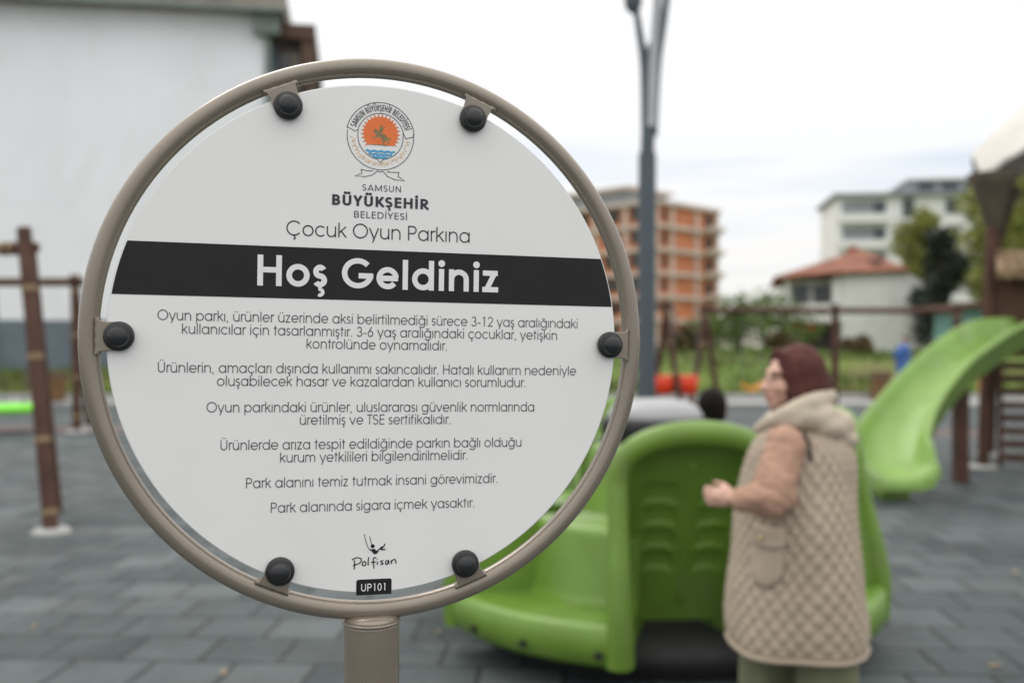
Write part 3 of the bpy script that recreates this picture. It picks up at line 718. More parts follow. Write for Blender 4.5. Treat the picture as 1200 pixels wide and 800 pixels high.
# ------------------------------------------------------------------ people
def hand_prims(w, fwd, up, side, s=1.0):
    """a half closed hand: palm plus four curled fingers of unequal length and a thumb"""
    w, fwd, up, side = Vector(w), Vector(fwd).normalized(), Vector(up).normalized(), Vector(side).normalized()
    pr = [('c', [w, w+fwd*.04*s, w+fwd*.085*s], [.024*s, .027*s, .026*s]), ('b', w+fwd*.06*s+up*.018*s, .022*s), ('b', w+fwd*.06*s-up*.018*s, .021*s)]
    for i, ln in enumerate((.068, .078, .073, .058)):
        b = w+fwd*.085*s+up*(.030-.020*i)*s
        k1 = b+fwd*ln*.42*s+side*.006*s; k2 = k1+(fwd*.45+side*.9).normalized()*ln*.33*s; k3 = k2+(fwd*-.35+side*.9).normalized()*ln*.28*s
        pr.append(('c', [b-fwd*.02*s, k1, k2, k3], [.0095*s, .0092*s, .0085*s, .0072*s]))
    tb = w+fwd*.03*s+up*.026*s
    pr.append(('c', [tb, tb+(fwd*.6+up*.5+side*.5)*.045*s, tb+(fwd*1.0+up*.35+side*.9)*.062*s], [.0125*s, .011*s, .0085*s]))
    return pr

def rumple(o, amp, sc, ax=None):
    """soft cloth creases pushed along the normals; ax squeezes them into rings round a limb"""
    me = o.data; nrm = [n_.vector.copy() for n_ in me.vertex_normals]; new = []
    for v, vn in zip(me.vertices, nrm):
        c = v.co.copy(); p0 = v.co.copy()
        if ax is not None: c = c+ax*c.dot(ax)*1.6
        n_ = noise.noise(c*sc)+.5*noise.noise(c*sc*2.1)
        p0 += vn*amp*n_; new += p0[:]
    me.vertices.foreach_set('co', new); me.update(); return o

def head_prims(c, f, s=1.0):
    """c centre of the head, f facing direction"""
    c = Vector(c); f = Vector(f).normalized(); u = Vector((0, 0, 1)); l = u.cross(f)
    rot = Matrix((( f.x, l.x, u.x, 0), (f.y, l.y, u.y, 0), (f.z, l.z, u.z, 0), (0, 0, 0, 1)))
    at = lambda x, y, z: c+(f*x+l*y+u*z)*s
    pr = [('b', at(-.012, 0, .02), Vector((.092, .074, .092))*s, rot), ('b', at(.022, 0, -.03), Vector((.066, .060, .078))*s, rot),
          ('b', at(.064, 0, -.088), Vector((.026, .026, .022))*s, rot), ('b', at(.072, 0, .028), Vector((.016, .05, .014))*s, rot),
          ('c', [at(.082, 0, .022), at(.098, 0, -.012), at(.110, 0, -.030)], [.009*s, .011*s, .0145*s]),
          ('b', at(.098, .012, -.034), .010*s), ('b', at(.098, -.012, -.034), .010*s),
          ('b', at(.088, 0, -.058), Vector((.012, .024, .008))*s, rot), ('b', at(.084, 0, -.070), Vector((.012, .021, .008))*s, rot)]
    for y in (-1, 1):
        pr += [('b', at(.060, y*.036, -.026), Vector((.026, .026, .026))*s, rot), ('b', at(.0, y*.076, -.01), Vector((.018, .010, .030))*s, rot)]
    return pr, at

def face_bits(at, parent, s=1.0):
    for y in (-1, 1):
        MB().ball(at(.081, y*.031, .008), (.007*s, .010*s, .0048*s), 0, 8).build('eye', M['eye'], parent, local=True)
        MB().tube([at(.083, y*.016, .027), at(.084, y*.034, .032), at(.074, y*.052, .026)], .003*s, 6).build('eyebrow', M['hair'], parent, local=True)
    MB().ball(at(.094, 0, -.064), (.010*s, .022*s, .0075*s), 0, 8).build('lips', M['lip'], parent, local=True)

def woman():
    D = 3.6; k = FPX/D; bx = (931-600)/k
    t = thing('person', 'woman in brown headscarf, long beige quilted vest and sage trousers beside the carousel', 'person', (bx, D, 0))
    F = Vector((-1, -.30, 0)).normalized()
    L = lambda px, py, y=0: Vector(((px-600)*(D+y)/FPX-bx, y, EYE-(py-405)*(D+y)/FPX))   # local point seen at that pixel, y metres behind her axis
    hc = Vector((-.018, .0, 1.428))
    pr, at = head_prims(hc, F, .98)
    pr += [('c', [(.015, 0, 1.38), (.03, 0, 1.28), (.035, 0, 1.18)], [.055, .058, .09])]
    pr += [('b', (.02, 0, 1.12), (.13, .17, .17)), ('b', (.02, 0, .92), (.14, .165, .18)), ('b', (.02, 0, .74), (.155, .18, .14)), ('b', (.02, .0, 1.22), (.08, .17, .07))]
    sl, el, wl = L(920, 524, -.19), L(904, 584, -.27), L(871, 584, -.22)
    sr, er, wr = Vector((-.005, .19, 1.225)), Vector((.03, .27, .97)), Vector((.02, .22, .84))
    for s, e, w in ((sl, el, wl), (sr, er, wr)): pr.append(('c', [s, e, w], [.056, .044, .028]))
    hf = (wl-el).normalized(); pr += hand_prims(wl+hf*.012, Vector((-1, .25, .05)), (0, .1, 1), (.1, 1, 0), .9)
    pr += hand_prims(wr, Vector((-1, -.4, .05)), (0, 0, 1), (.1, -1, 0), .98)
    hips = [((.065, -.10, .72), (.075, -.115, .42), (.085, -.115, .08)), ((-.05, .09, .72), (-.075, .1, .42), (-.075, .1, .08))]
    for h, n_, a in hips:
        pr.append(('c', [h, n_, a], [.09, .06, .04])); a = Vector(a)
        pr += [('c', [a+Vector((.03, 0, -.045)), a+Vector((-.10, 0, -.05)), a+Vector((-.15, 0, -.055))], [.033, .032, .022])]
    body = blend('body', pr, .0065, M['skin'], t, 4)
    face_bits(at, t, .98)
    # headscarf
    hp = [('b', hc+Vector((.034, 0, .018)), (.106, .096, .118)), ('b', at(.004, -.052, -.045), .046), ('b', at(.004, .052, -.045), .046), ('b', at(-.01, -.05, .0), .05), ('b', at(-.01, .05, .0), .05), ('b', hc+Vector((.048, 0, -.02)), (.10, .094, .115)),
          ('c', [at(.048, 0, .104), at(.040, -.045, .088), at(.026, -.074, .02), at(.012, -.07, -.075), at(.02, -.035, -.125), at(.02, .035, -.125), at(.012, .07, -.075), at(.026, .074, .02), at(.040, .045, .088), at(.048, 0, .104)], [.016, .016, .018, .022, .03, .03, .022, .018, .016, .016]),
          ('c', [hc+Vector((.03, 0, -.10)), hc+Vector((.04, 0, -.17))], [.075, .085]), ('b', hc+Vector((.075, 0, -.02)), (.08, .075, .085))]
    rumple(blend('headscarf', hp, .0065, M['hijab'], t, 8), .0035, 14)
    # quilted vest: a lofted shell with a diamond relief
    prof = [(.478, -.228, .236, .26), (.50, -.232, .242, .265), (.56, -.236, .243, .27), (.70, -.226, .228, .27), (.886, -.200, .212, .255), (1.0, -.190, .206, .24), (1.07, -.180, .203, .225), (1.15, -.160, .200, .212), (1.195, -.142, .184, .195), (1.235, -.112, .158, .168), (1.27, -.08, .13, .128), (1.30, -.055, .11, .095)]
    def section(z):
        for a, b in zip(prof, prof[1:]):
            if z <= b[0]: f = (z-a[0])/(b[0]-a[0]); return [a[i]+(b[i]-a[i])*f for i in (1, 2, 3)]
        return list(prof[-1][1:])
    def surf(th, z, off=0):
        zz = [section(min(max(z+dz, .478), 1.30)) for dz in (-.03, -.015, 0, .015, .03)]
        x0, x1, w = (sum(q[i] for q in zz)/5 for i in range(3))
        cx_, rx = (x0+x1)/2, (x1-x0)/2
        ct, st_ = math.cos(th), math.sin(th); e = .93
        fold = .009*noise.noise(Vector((math.cos(th)*2.2, math.sin(th)*2.2, z*4.5)))+.0025*noise.noise(Vector((math.cos(th)*5, math.sin(th)*5, z*8)))+.010*math.sin(th*5+1.2)*max(0, (1.0-z))*1.3+.006*math.sin(th*3+z*7)
        rr = 1+off/max(rx, .05)+fold/max(rx, .05)
        return Vector((cx_+rx*rr*math.copysign(abs(ct)**e, ct), w*rr*math.copysign(abs(st_)**e, st_), z))
    nz_, na = 210, 320; rings = []
    for i in range(nz_+1):
        z = .478+(1.30-.478)*i/nz_; ring = []
        for j in range(na):
            th = 2*math.pi*j/na; wv = Vector((math.cos(th)*3, math.sin(th)*3, z*6)); a = 28*j/na+.09*noise.noise(wv); b = z/.066+.09*noise.noise(wv+Vector((7, 3, 1)))
            qd = abs(math.sin(math.pi*(a+b)/1)*math.sin(math.pi*(a-b)/1))**.45
            hem = 1 if z > .50 else .3
            ring.append(surf(th, z, .010*qd*hem))
        rings.append(ring)
    low = [Vector((p_.x*.97, p_.y*.97, p_.z+.03)) for p_ in rings[0]]
    vest = MB().loft([low]+rings).build('vest', M['vest'], t, local=True)
    MB().tube([surf(2*math.pi*j/60, .484, .006) for j in range(60)], .009, 8, closed=True).build('hem', M['vest'], vest, local=True)
    # patch pocket with a flap and a brass snap on the near side
    def patch(name, th0, th1, z0, z1, off, rnd_=True):
        gr = []
        for i in range(17):
            f = i/16; row = []
            for j in range(17):
                g_ = j/16; x = abs(g_-.5)*2
                zb = z0+(z1-z0)*.28*(x**3 if rnd_ else 0)
                row.append(surf(th0+(th1-th0)*g_, zb+(z1-zb)*f, off*(1-.5*max(x, abs(f-.5)*2)**8)))
            gr.append(row)
        m = MB().loft(gr, closed=False).build(name, M['vest'], vest, local=True)
        sm = m.modifiers.new('s', 'SOLIDIFY'); sm.thickness = .004; return m
    patch('pocket', R(209), R(243), .725, .93, .020); patch('pocket_flap', R(208), R(244), .855, .935, .030)
    MB().ball(surf(R(222), .895, .036), .008, 0, 8).build('snap', M['snap'], vest, local=True)
    # hood bunched behind the neck, its pale edge running down the front
    hd = [('c', [L(888, 503, -.12), L(900, 494, -.145), L(922, 484, -.15), L(945, 474, -.13), L(964, 466, -.07)], [.018, .024, .030, .034, .034]),
          ('c', [L(890, 500, .10), L(905, 488, .13), L(940, 474, .12), L(964, 466, .06)], [.018, .026, .034, .034]), ('c', [L(964, 466, -.07), L(972, 464, 0), L(964, 466, .06)], [.034, .03, .034]),
          ('c', [L(912, 497, -.15), L(940, 491, -.15), L(968, 492, -.10), L(980, 498, .0), L(966, 492, .1)], [.018, .038, .052, .056, .052]),
          ('b', L(978, 497, -.02), (.066, .115, .062)), ('b', L(989, 513, -.03), (.045, .10, .042)), ('b', L(968, 500, -.09), (.075, .085, .05)), ('b', L(968, 506, -.03), (.07, .12, .042))]
    rumple(blend('hood', hd, .008, M['hood'], t, 8), .005, 11)
    # knitted sleeves
    for s, e, w, nm in ((sl, el, wl, 'sleeve'), (sr, er, wr, 'sleeve')):
        m1, m2 = s.lerp(e, .5), e.lerp(w, .5)
        slv = blend(nm, [('c', [s+Vector((.0, 0, .01)), m1, e, m2, w+(w-e)*.02], [.070, .073, .068, .057, .044]), ('b', s.lerp(e, .85)+Vector((.012, 0, -.01)), .068)], .007, M['knit'], t, 4)
        rumple(slv, .0065, 13, (e-s).normalized())
    hl = [surf(R(268)+.0*j, 1.1) for j in range(1)]
    MB().tube([sl.lerp(el, .10)+Vector((.080*math.cos(a)+.006, -.02, .105*math.sin(a)-.01)) for a in [R(x) for x in range(-8, 52, 6)]], .006, 8).build('armhole_lining', M['lining'], vest, local=True)
    # trousers and shoes
    for (h, n_, a) in hips:
        h, n_, a = Vector(h), Vector(n_), Vector(a); q = random.Random(int(h.x*1000))
        rings = []
        for i in range(25):
            f = i/24; p_ = h.lerp(n_, f*2) if f < .5 else n_.lerp(a, f*2-1)
            r_ = .112-.012*f
            rings.append([p_+Vector((r_*math.cos(x)*(1+.07*math.sin(3*x+f*5)), r_*1.0*math.sin(x)*(1+.06*math.sin(4*x-f*4)), 0)) for x in [2*math.pi*j/36 for j in range(36)]])
        MB().loft(rings).build('trouser_leg', M['trouser'], t, local=True)
        blend('shoe', [('c', [a+Vector((.05, 0, -.038)), a+Vector((-.08, 0, -.042)), a+Vector((-.165, 0, -.052))], [.042, .042, .028])], .008, M['shoe'], t, 3)
woman()

def child_on_carousel():
    by = 5.78; bx = P(835, 478, by).x
    t = thing('person', 'dark haired child in black sitting on the far side of the carousel', 'person', (bx, by, .66))
    s = 1.03; hc = Vector((0, 0, EYE-(478-405)*by/FPX-.66)); f = Vector((.25, 1, 0))
    pr, at = head_prims(hc, f, s)
    z = hc.z
    pr += [('c', [hc+Vector((0, 0, -.08)), (0, 0, z-.18)], [.042, .045]), ('c', [(0, -.01, z-.24), (0, -.02, .12)], [.10, .115]), ('c', [(-.10, 0, z-.215), (.10, 0, z-.215)], [.05, .05])]
    for sd in (-1, 1):
        sh = Vector((sd*.135, 0, z-.215)); e = Vector((sd*.19, .08, z-.40)); w = Vector((sd*.09, .25, z-.36))
        pr.append(('c', [sh, e, w], [.042, .034, .024])); pr += hand_prims(w, (0, 1, 0), (0, 0, 1), (-sd, 0, 0), .75)
        pr.append(('c', [(sd*.07, 0, .09), (sd*.08, .32, .08), (sd*.08, .36, -.27)], [.07, .052, .035])); pr.append(('c', [(sd*.08, .35, -.29), (sd*.08, .48, -.31)], [.032, .025]))
    blend('body', pr, .009, M['skin'], t, 3); face_bits(at, t, s)
    blend('hair', [('b', hc+Vector((-.006, -.014, .022)), (.090, .102, .104)), ('b', hc+Vector((-.005, -.035, -.02)), (.082, .075, .085)), ('b', hc+Vector((.01, .05, .07)), (.06, .04, .03))], .008, M['hair'], t, 2)
    jp = [('c', [(0, -.01, z-.24), (0, -.02, .10)], [.125, .14]), ('c', [(-.13, 0, z-.20), (.13, 0, z-.20)], [.072, .072]), ('c', [(0, 0, z-.13), (0, 0, z-.2)], [.058, .075])]
    for sd in (-1, 1): jp.append(('c', [(sd*.135, 0, z-.215), (sd*.19, .08, z-.40), (sd*.10, .23, z-.36)], [.06, .052, .04]))
    blend('jacket', jp, .01, M['black_cloth'], t, 4)
    blend('trousers', [('c', [(sd*.07, 0, .09), (sd*.08, .32, .08), (sd*.08, .36, -.24)], [.085, .068, .052]) for sd in (-1, 1)], .01, M['black_cloth'], t, 3)
    for sd in (-1, 1): blend('shoe', [('c', [(sd*.08, .34, -.29), (sd*.08, .49, -.315)], [.042, .034])], .01, M['shoe'], t, 2)
child_on_carousel()

def boy_in_blue():
    d = 31; b = P(1057, 405, d); b.z = gz(d)+.03
    t = thing('person', 'boy in blue shirt and trousers walking on the grass beyond the slide', 'person', b); t.scale = (1.12,)*3
    f = Vector((-.9, -.3, 0)); hc = Vector((.10, 0, 1.42))
    pr, at = head_prims(hc, f, .95)
    pr += [('c', [(.09, 0, 1.34), (.08, 0, 1.24)], [.045, .05]), ('c', [(.05, 0, 1.14), (.0, 0, .82)], [.12, .115]), ('c', [(.06, -.15, 1.2), (.06, .15, 1.2)], [.055, .055])]
    arms = [((.03, -.18, 1.19), (-.27, -.2, 1.03), (-.22, -.12, .84)), ((.05, .18, 1.19), (.30, .2, 1.0), (.18, .28, .82))]
    legs = [((-.02, -.09, .78), (-.12, -.1, .42), (-.02, -.1, .08)), ((.0, .09, .78), (.06, .1, .42), (.16, .1, .09))]
    for s, e, w in arms: pr.append(('c', [s, e, w], [.045, .036, .026])); pr += hand_prims(w, Vector(w)-Vector(e), (0, 1, 0.1), (-1, 0, 0), .85)
    for h, n_, a in legs: pr.append(('c', [h, n_, a], [.08, .055, .036])); pr.append(('c', [a, Vector(a)+Vector((-.14, 0, -.045))], [.036, .028]))
    blend('body', pr, .012, M['skin'], t, 3); face_bits(at, t, .95)
    blend('hair', [('b', hc+Vector((.018, 0, .03)), (.092, .08, .088))], .012, M['hair'], t, 2)
    blend('shirt', [('c', [(.05, 0, 1.14), (.0, 0, .72)], [.175, .185]), ('c', [(.06, -.16, 1.2), (.06, .16, 1.2)], [.075, .075])]+[('c', [s, e, Vector(e).lerp(Vector(w), .7)], [.07, .06, .05]) for s, e, w in arms], .015, M['blue'], t, 3)
    blend('trousers', [('c', [h, n_, a], [.105, .08, .06]) for h, n_, a in legs], .015, M['blue'], t, 3)
    for h, n_, a in legs: blend('shoe', [('c', [Vector(a)+Vector((.03, 0, -.03)), Vector(a)+Vector((-.15, 0, -.05))], [.048, .036])], .012, M['shoe'], t, 2)
boy_in_blue()

# ------------------------------------------------------------------ fallen leaves on the paving
leaves = [(1115, 647, 'dry tan leaf lying on the dark tiles right of the woman'), (1190, 672, 'pale dry leaf at the right edge of the paving'),
          (1166, 782, 'small pale leaf near the lower right corner'), (262, 790, 'small pale leaf low down left of the sign post'),
          (40, 735, 'tan leaf at the far left of the paving'), (515, 742, 'pale leaf beside the carousel skirt'), (1128, 597, 'curled leaf on the paving below the play tower')]
for i, (px, py, lb) in enumerate(leaves):
    d = EYE*FPX/(py-405); c = P(px, py, d); c.z = .006; q = random.Random(i)
    a = q.uniform(0, 6.28); s = q.uniform(.02, .036); m = MB()
    pts = [(-1, 0, .1), (-.4, .45, .25), (.3, .5, .2), (1, 0, .35), (.3, -.5, .3), (-.4, -.45, .12), (0, 0, .02)]
    vs_ = [c+Vector(((x*math.cos(a)-y*math.sin(a))*s, (x*math.sin(a)+y*math.cos(a))*s, z*s)) for x, y, z in pts]
    off = c.copy()
    m.add([v-off for v in vs_], [(0, 1, 6), (1, 2, 6), (2, 3, 6), (3, 4, 6), (4, 5, 6), (5, 0, 6)], 0, True)
    o = m.build('fallen_leaf', M['deadleaf']); o.location = off; sm = o.modifiers.new('s', 'SOLIDIFY'); sm.thickness = .0015
    tag(o, lb, 'leaf', 'fallen leaves on the paving')

# ------------------------------------------------------------------ a single-stroke geometric alphabet (units: 1000 per em)
def glyphset(w, xh=547, cap=740, wide=1.0, D=None):
    h = w/2; D = (D or xh+12)*wide; rx = D/2-h; ry = xh/2-h; lb = 42; G = {}
    def el(cx, cy, ax, ay, a0=0, a1=360, n=None):
        n = n or max(6, int(abs(a1-a0)/9)+1)
        return [(cx+ax*math.cos(R(a0+(a1-a0)*i/n)), cy+ay*math.sin(R(a0+(a1-a0)*i/n))) for i in range(n+1)]
    ring = lambda cx, cy, ax, ay: ('o', el(cx, cy, ax, ay)[:-1])
    S_ = lambda *p: ('l', list(p)); A_ = lambda p: ('l', p)
    dot = lambda x, y, k=.62: ('d', [(x+w*k*math.cos(R(30*i)), y+w*k*math.sin(R(30*i))) for i in range(12)])
    cx = lb+D/2; cy = xh/2; xr = lb+D-h; sl = 62+h
    def cedilla(x, y=0):
        cw = min(w, 30+w*.42); q = cw/2
        return ('l', [(x, y+q), (x+4, y-45)]+el(x-2, y-100-q*.5, 45+q*.6, 42+q*.6, 80, -120), cw)
    G['o'] = (D+2*lb, [ring(cx, cy, rx, ry)])
    G['c'] = (D+lb-25, [A_(el(cx, cy, rx, ry, 42, 318))])
    G['e'] = (D+2*lb-8, [S_((lb+h*.6, cy-h*.1), (lb+D-h*.25, cy-h*.1)), A_(el(cx, cy, rx, ry, 0 if w < 90 else 4, 322))])
    G['a'] = (D+lb+62, [ring(cx, cy, rx, ry), S_((xr, 0), (xr, xh))])
    G['d'] = (D+lb+62, [ring(cx, cy, rx, ry), S_((xr, 0), (xr, cap))])
    G['g'] = (D+lb+62, [ring(cx, cy, rx, ry), A_([(xr, xh), (xr, -5)]+el(cx, -5, rx, 188-h, 0, -150))])
    c2 = 62+D/2
    G['b'] = (D+lb+62, [ring(c2, cy, rx, ry), S_((62+h, 0), (62+h, cap))])
    G['p'] = (D+lb+62, [ring(c2, cy, rx, ry), S_((62+h, -192), (62+h, xh))])
    nw = 480*wide+ (w-62)*.55; x2 = 62+nw-h; ar = (x2-sl)/2; am = (x2+sl)/2
    arch = lambda x0, x1: A_(el((x0+x1)/2, xh-h-(x1-x0)/2, (x1-x0)/2, (x1-x0)/2, 180, 0)+[(x1, 0)])
    G['n'] = (nw+124, [S_((sl, 0), (sl, xh)), arch(sl, x2)])
    G['h'] = (nw+124, [S_((sl, 0), (sl, cap)), arch(sl, x2)])
    mw = (nw-w)*.86
    G['m'] = (2*mw+w+124, [S_((sl, 0), (sl, xh)), arch(sl, sl+mw), arch(sl+mw, sl+2*mw)])
    G['u'] = (nw+124, [A_([(sl, xh)]+el(am, h+ar, ar, ar, 180, 360)), S_((x2, 0), (x2, xh))])
    G['r'] = (300+(w-62)*.5, [S_((sl, 0), (sl, xh)), A_(el(sl+150, xh-h-165, 150, 165, 180, 62))])
    G['ı'] = (w+138, [S_((69+h, 0), (69+h, xh))]); G['l'] = (w+138, [S_((69+h, 0), (69+h, cap))])
    G['i'] = (w+138, [S_((69+h, 0), (69+h, xh)), dot(69+h, cap-h*.9, .66 if w > 90 else .7)])
    G['k'] = (500+(w-62)*.7, [S_((sl, 0), (sl, cap)), S_((sl+h*.5, 235), (430+h*.5, xh-h*.2)), S_((sl+115, 325), (455+h*.5, h*.2))])
    def ess(H, W, l):
        r4 = (H-w)/4; a = W/2-h
        return A_(el(l+W/2, H-h-r4, a*.92, r4, 28, 270)[:-1]+el(l+W/2, h+r4, a, r4, 90, -152))
    G['s'] = (390*wide+(w-62)*.6, [ess(xh, 310*wide+(w-62)*.5, 40)])
    G['t'] = (330, [S_((160, 0), (160, 700)), S_((45, xh-h), (285, xh-h))])
    G['f'] = (320, [A_([(125, 0), (125, cap-h-105)]+el(235, cap-h-105, 110, 105, 180, 75)), S_((25, xh-h), (270, xh-h))])
    G['v'] = (545, [S_((25+h*.4, xh), (272, h*.4)), S_((272, h*.4), (520-h*.4, xh))])
    G['y'] = (545, [S_((25+h*.4, xh), (282, 12)), S_((520-h*.4, xh), (205, -192))])
    zw = 400*wide+(w-62)*.5
    G['z'] = (zw+60, [S_((40, xh-h), (zw, xh-h)), S_((zw-h*1.3, xh-h), (35+h*1.6, h)), S_((30, h), (zw+15, h))])
    # capitals
    CD = 785*wide; ca, cb_ = CD/2-h, cap/2-h; cc = 45+CD/2
    G['O'] = (CD+90, [ring(cc, cap/2, ca, cb_)])
    G['C'] = (CD+40, [A_(el(cc, cap/2, ca, cb_, 40, 320))])
    G['G'] = (CD+80, [A_(el(cc, cap/2, ca, cb_, 42, 356)), S_((45+CD-h*.2, cap/2-h*.9), (cc+20, cap/2-h*.9))])
    sw = lambda a: a*wide+(w-62)*.5
    V = lambda x, a=0, b=cap: S_((x, a), (x, b)); Hh = lambda x0, x1, y: S_((x0, y), (x1, y))
    x1 = 72+h
    hw_ = 72+sw(540)-h; G['H'] = (hw_+h+72, [V(x1), V(hw_), Hh(x1, hw_, cap*.52)])
    G['I'] = (w+144, [V(x1)])
    ew = 72+sw(390); G['E'] = (ew+50, [V(x1), Hh(x1, ew, h), Hh(x1, ew, cap*.52), Hh(x1, ew, cap-h)])
    G['L'] = (ew+10, [V(x1), Hh(x1, ew-15, h)])
    tw = sw(430); G['T'] = (tw+20, [V(10+tw/2), Hh(10, 10+tw, cap-h)])
    bw = 72+sw(455); r1 = (cap*.48)/2-h+h*.5
    rB = (cap-w-h*0)/4
    G['P'] = (bw+50, [V(x1), A_([(x1, cap-h), (bw-h-rB-60, cap-h)]+el(bw-h-rB, cap-h-rB*1.05, rB, rB*1.05, 90, -90)+[(x1, cap-h-rB*2.1)])])
    G['R'] = (bw+60, [G['P'][1][0], G['P'][1][1], S_((bw-h-rB-90, cap-h-rB*2.1), (bw+10, 0))])
    G['B'] = (bw+55, [V(x1), A_([(x1, cap-h), (bw-h-rB-70, cap-h)]+el(bw-h-rB-25, cap-h-rB, rB, rB, 90, -90)+[(x1, cap-h-rB*2)]), A_([(bw-h-rB-70, cap-h-rB*2)]+el(bw-h-rB, h+rB, rB, rB, 90, -90)+[(x1, h)])])
    dw = 72+sw(600); rD = cap/2-h
    G['D'] = (dw+45, [V(x1), A_([(x1, cap-h)]+el(dw-h-rD, cap/2, rD, rD, 90, -90)+[(x1, h)])])
    uw = 72+sw(510)-h; ru = (uw-x1)/2
    G['U'] = (uw+h+72, [A_([(x1, cap)]+el((x1+uw)/2, h+ru, ru, ru, 180, 360)+[(uw, cap)])])
    mw2 = 72+sw(720)-h; mm = (x1+mw2)/2
    G['M'] = (mw2+h+72, [V(x1), V(mw2), S_((x1, cap-h*.5), (mm, h*1.2+40)), S_((mw2, cap-h*.5), (mm, h*1.2+40))])
    nw2 = 72+sw(560)-h; G['N'] = (nw2+h+72, [V(x1), V(nw2), S_((x1, cap-h*.4), (nw2, h*.4))])
    aw_ = sw(690); G['A'] = (aw_+30, [S_((15+h, 0), (15+aw_/2, cap-h*.3)), S_((15+aw_-h, 0), (15+aw_/2, cap-h*.3)), Hh(15+aw_*.2, 15+aw_*.8, cap*.27)])
    yw = sw(560); G['Y'] = (yw+20, [S_((10+h, cap), (10+yw/2, cap*.42)), S_((10+yw-h, cap), (10+yw/2, cap*.42)), V(10+yw/2, 0, cap*.44)])
    kw = 72+sw(470); G['K'] = (kw+30, [V(x1), S_((x1+h*.5, cap*.36), (kw-h*.5, cap-h*.2)), S_((x1+120, cap*.5), (kw, h*.2))])
    G['S'] = (sw(440)+80, [ess(cap, sw(440), 40)])
    # digits
    G['0'] = (554, [ring(277, cap/2, 235-h, cap/2-h)])
    G['1'] = (554, [V(300), S_((300, cap-h*.4), (175, cap-h-70))] if w < 90 else [V(300), Hh(190, 300, cap-h)])
    r3 = (cap-w)/4
    G['2'] = (554, [A_(el(277, cap-h-185, 190, 185, 165, -35)+[(75+h, h)]), Hh(60, 490, h)])
    G['3'] = (554, [A_(el(265, cap-h-r3, r3*.95, r3, 160, -90)), A_(el(265, h+r3, 215-h*.5, r3, 90, -160))])
    G['6'] = (554, [ring(277, 235, 225-h, 235-h), S_((112+h*.3, 330), (375, cap))])
    G[' '] = (277, []); G['.'] = (220, [dot(110, h*1.1, .72)]); G['-'] = (332, [Hh(45, 287, 250)])
    G[','] = (230, [S_((125, h*2.0), (85, -95))])
    # accented letters
    def die(ch, y): a, s = G[ch]; m_ = a/2; return (a, s+[dot(m_-95, y, .66), dot(m_+95, y, .66)])
    dy = xh+115+h*.8
    G['ö'] = die('o', dy); G['ü'] = die('u', dy); G['Ü'] = die('U', cap+105+h*.6)
    G['ç'] = (G['c'][0], G['c'][1]+[cedilla(cx)]); G['Ç'] = (G['C'][0], G['C'][1]+[cedilla(cc)])
    G['ş'] = (G['s'][0], G['s'][1]+[cedilla(G['s'][0]/2)]); G['Ş'] = (G['S'][0], G['S'][1]+[cedilla(G['S'][0]/2)])
    G['ğ'] = (G['g'][0], G['g'][1]+[A_(el(cx, xh+210, 125, 115, 200, 340))])
    G['İ'] = (G['I'][0], G['I'][1]+[dot(x1, cap+105+h*.4, .66)])
    return G

def ribbons(strokes, W_):
    """centre lines -> flat quads; returns list of (verts2d, faces)"""
    out = []
    for st_ in strokes:
        kind, pts = st_[0], st_[1]; w = st_[2] if len(st_) > 2 else W_
        if kind == 'd':
            out.append((pts, [tuple(range(len(pts)))])); continue
        cl = kind == 'o'; n = len(pts); P_ = [Vector((a, b)) for a, b in pts]; vs_ = []
        clean = [P_[0]]
        for q in P_[1:]:
            if (q-clean[-1]).length > 1e-4*max(1, w): clean.append(q)
        P_ = clean; n = len(P_)
        for i, p_ in enumerate(P_):
            a = P_[i-1] if (cl or i) else None; b = P_[(i+1) % n] if (cl or i < n-1) else None
            d1 = (p_-a).normalized() if a is not None else None; d2 = (b-p_).normalized() if b is not None else None
            if d1 is None: d1 = d2
            if d2 is None: d2 = d1
            t = (d1+d2); t = t.normalized() if t.length > .2 else d1
            nn = Vector((-t.y, t.x)); k = min(2.0, 1/max(.35, nn.dot(Vector((-d1.y, d1.x)))))
            vs_ += [p_+nn*w/2*k, p_-nn*w/2*k]
        fs = [(2*i+1, 2*((i+1) % n)+1, 2*((i+1) % n), 2*i) for i in range(n if cl else n-1)]
        out.append(([(v.x, v.y) for v in vs_], fs))
    return out

FONT = {}
def setline(mb, fn, text, u0, u1, base, sy, w, mi=0, wl=.0004, wide=1.0, space=0):
    """text between u0 and u1 on baseline `base`; sy = metres per 1000 units"""
    key = (w, wide)
    if key not in FONT: FONT[key] = glyphset(w, wide=wide)
    G = FONT[key]; tot = sum(G[c][0]+space for c in text)-space
    l = 45; tot -= 2*l; sx = (u1-u0)/tot; x = -l; k = 0
    for c in text:
        adv, st = G[c]
        for vs_, fs in ribbons(st, w):
            k += 1
            mb.add([fn(u0+(x+a)*sx, base+b*sy/1000, wl+(k % 4)*.00004) for a, b in vs_], fs, mi)
        x += adv+space
    return sx*1000/sy

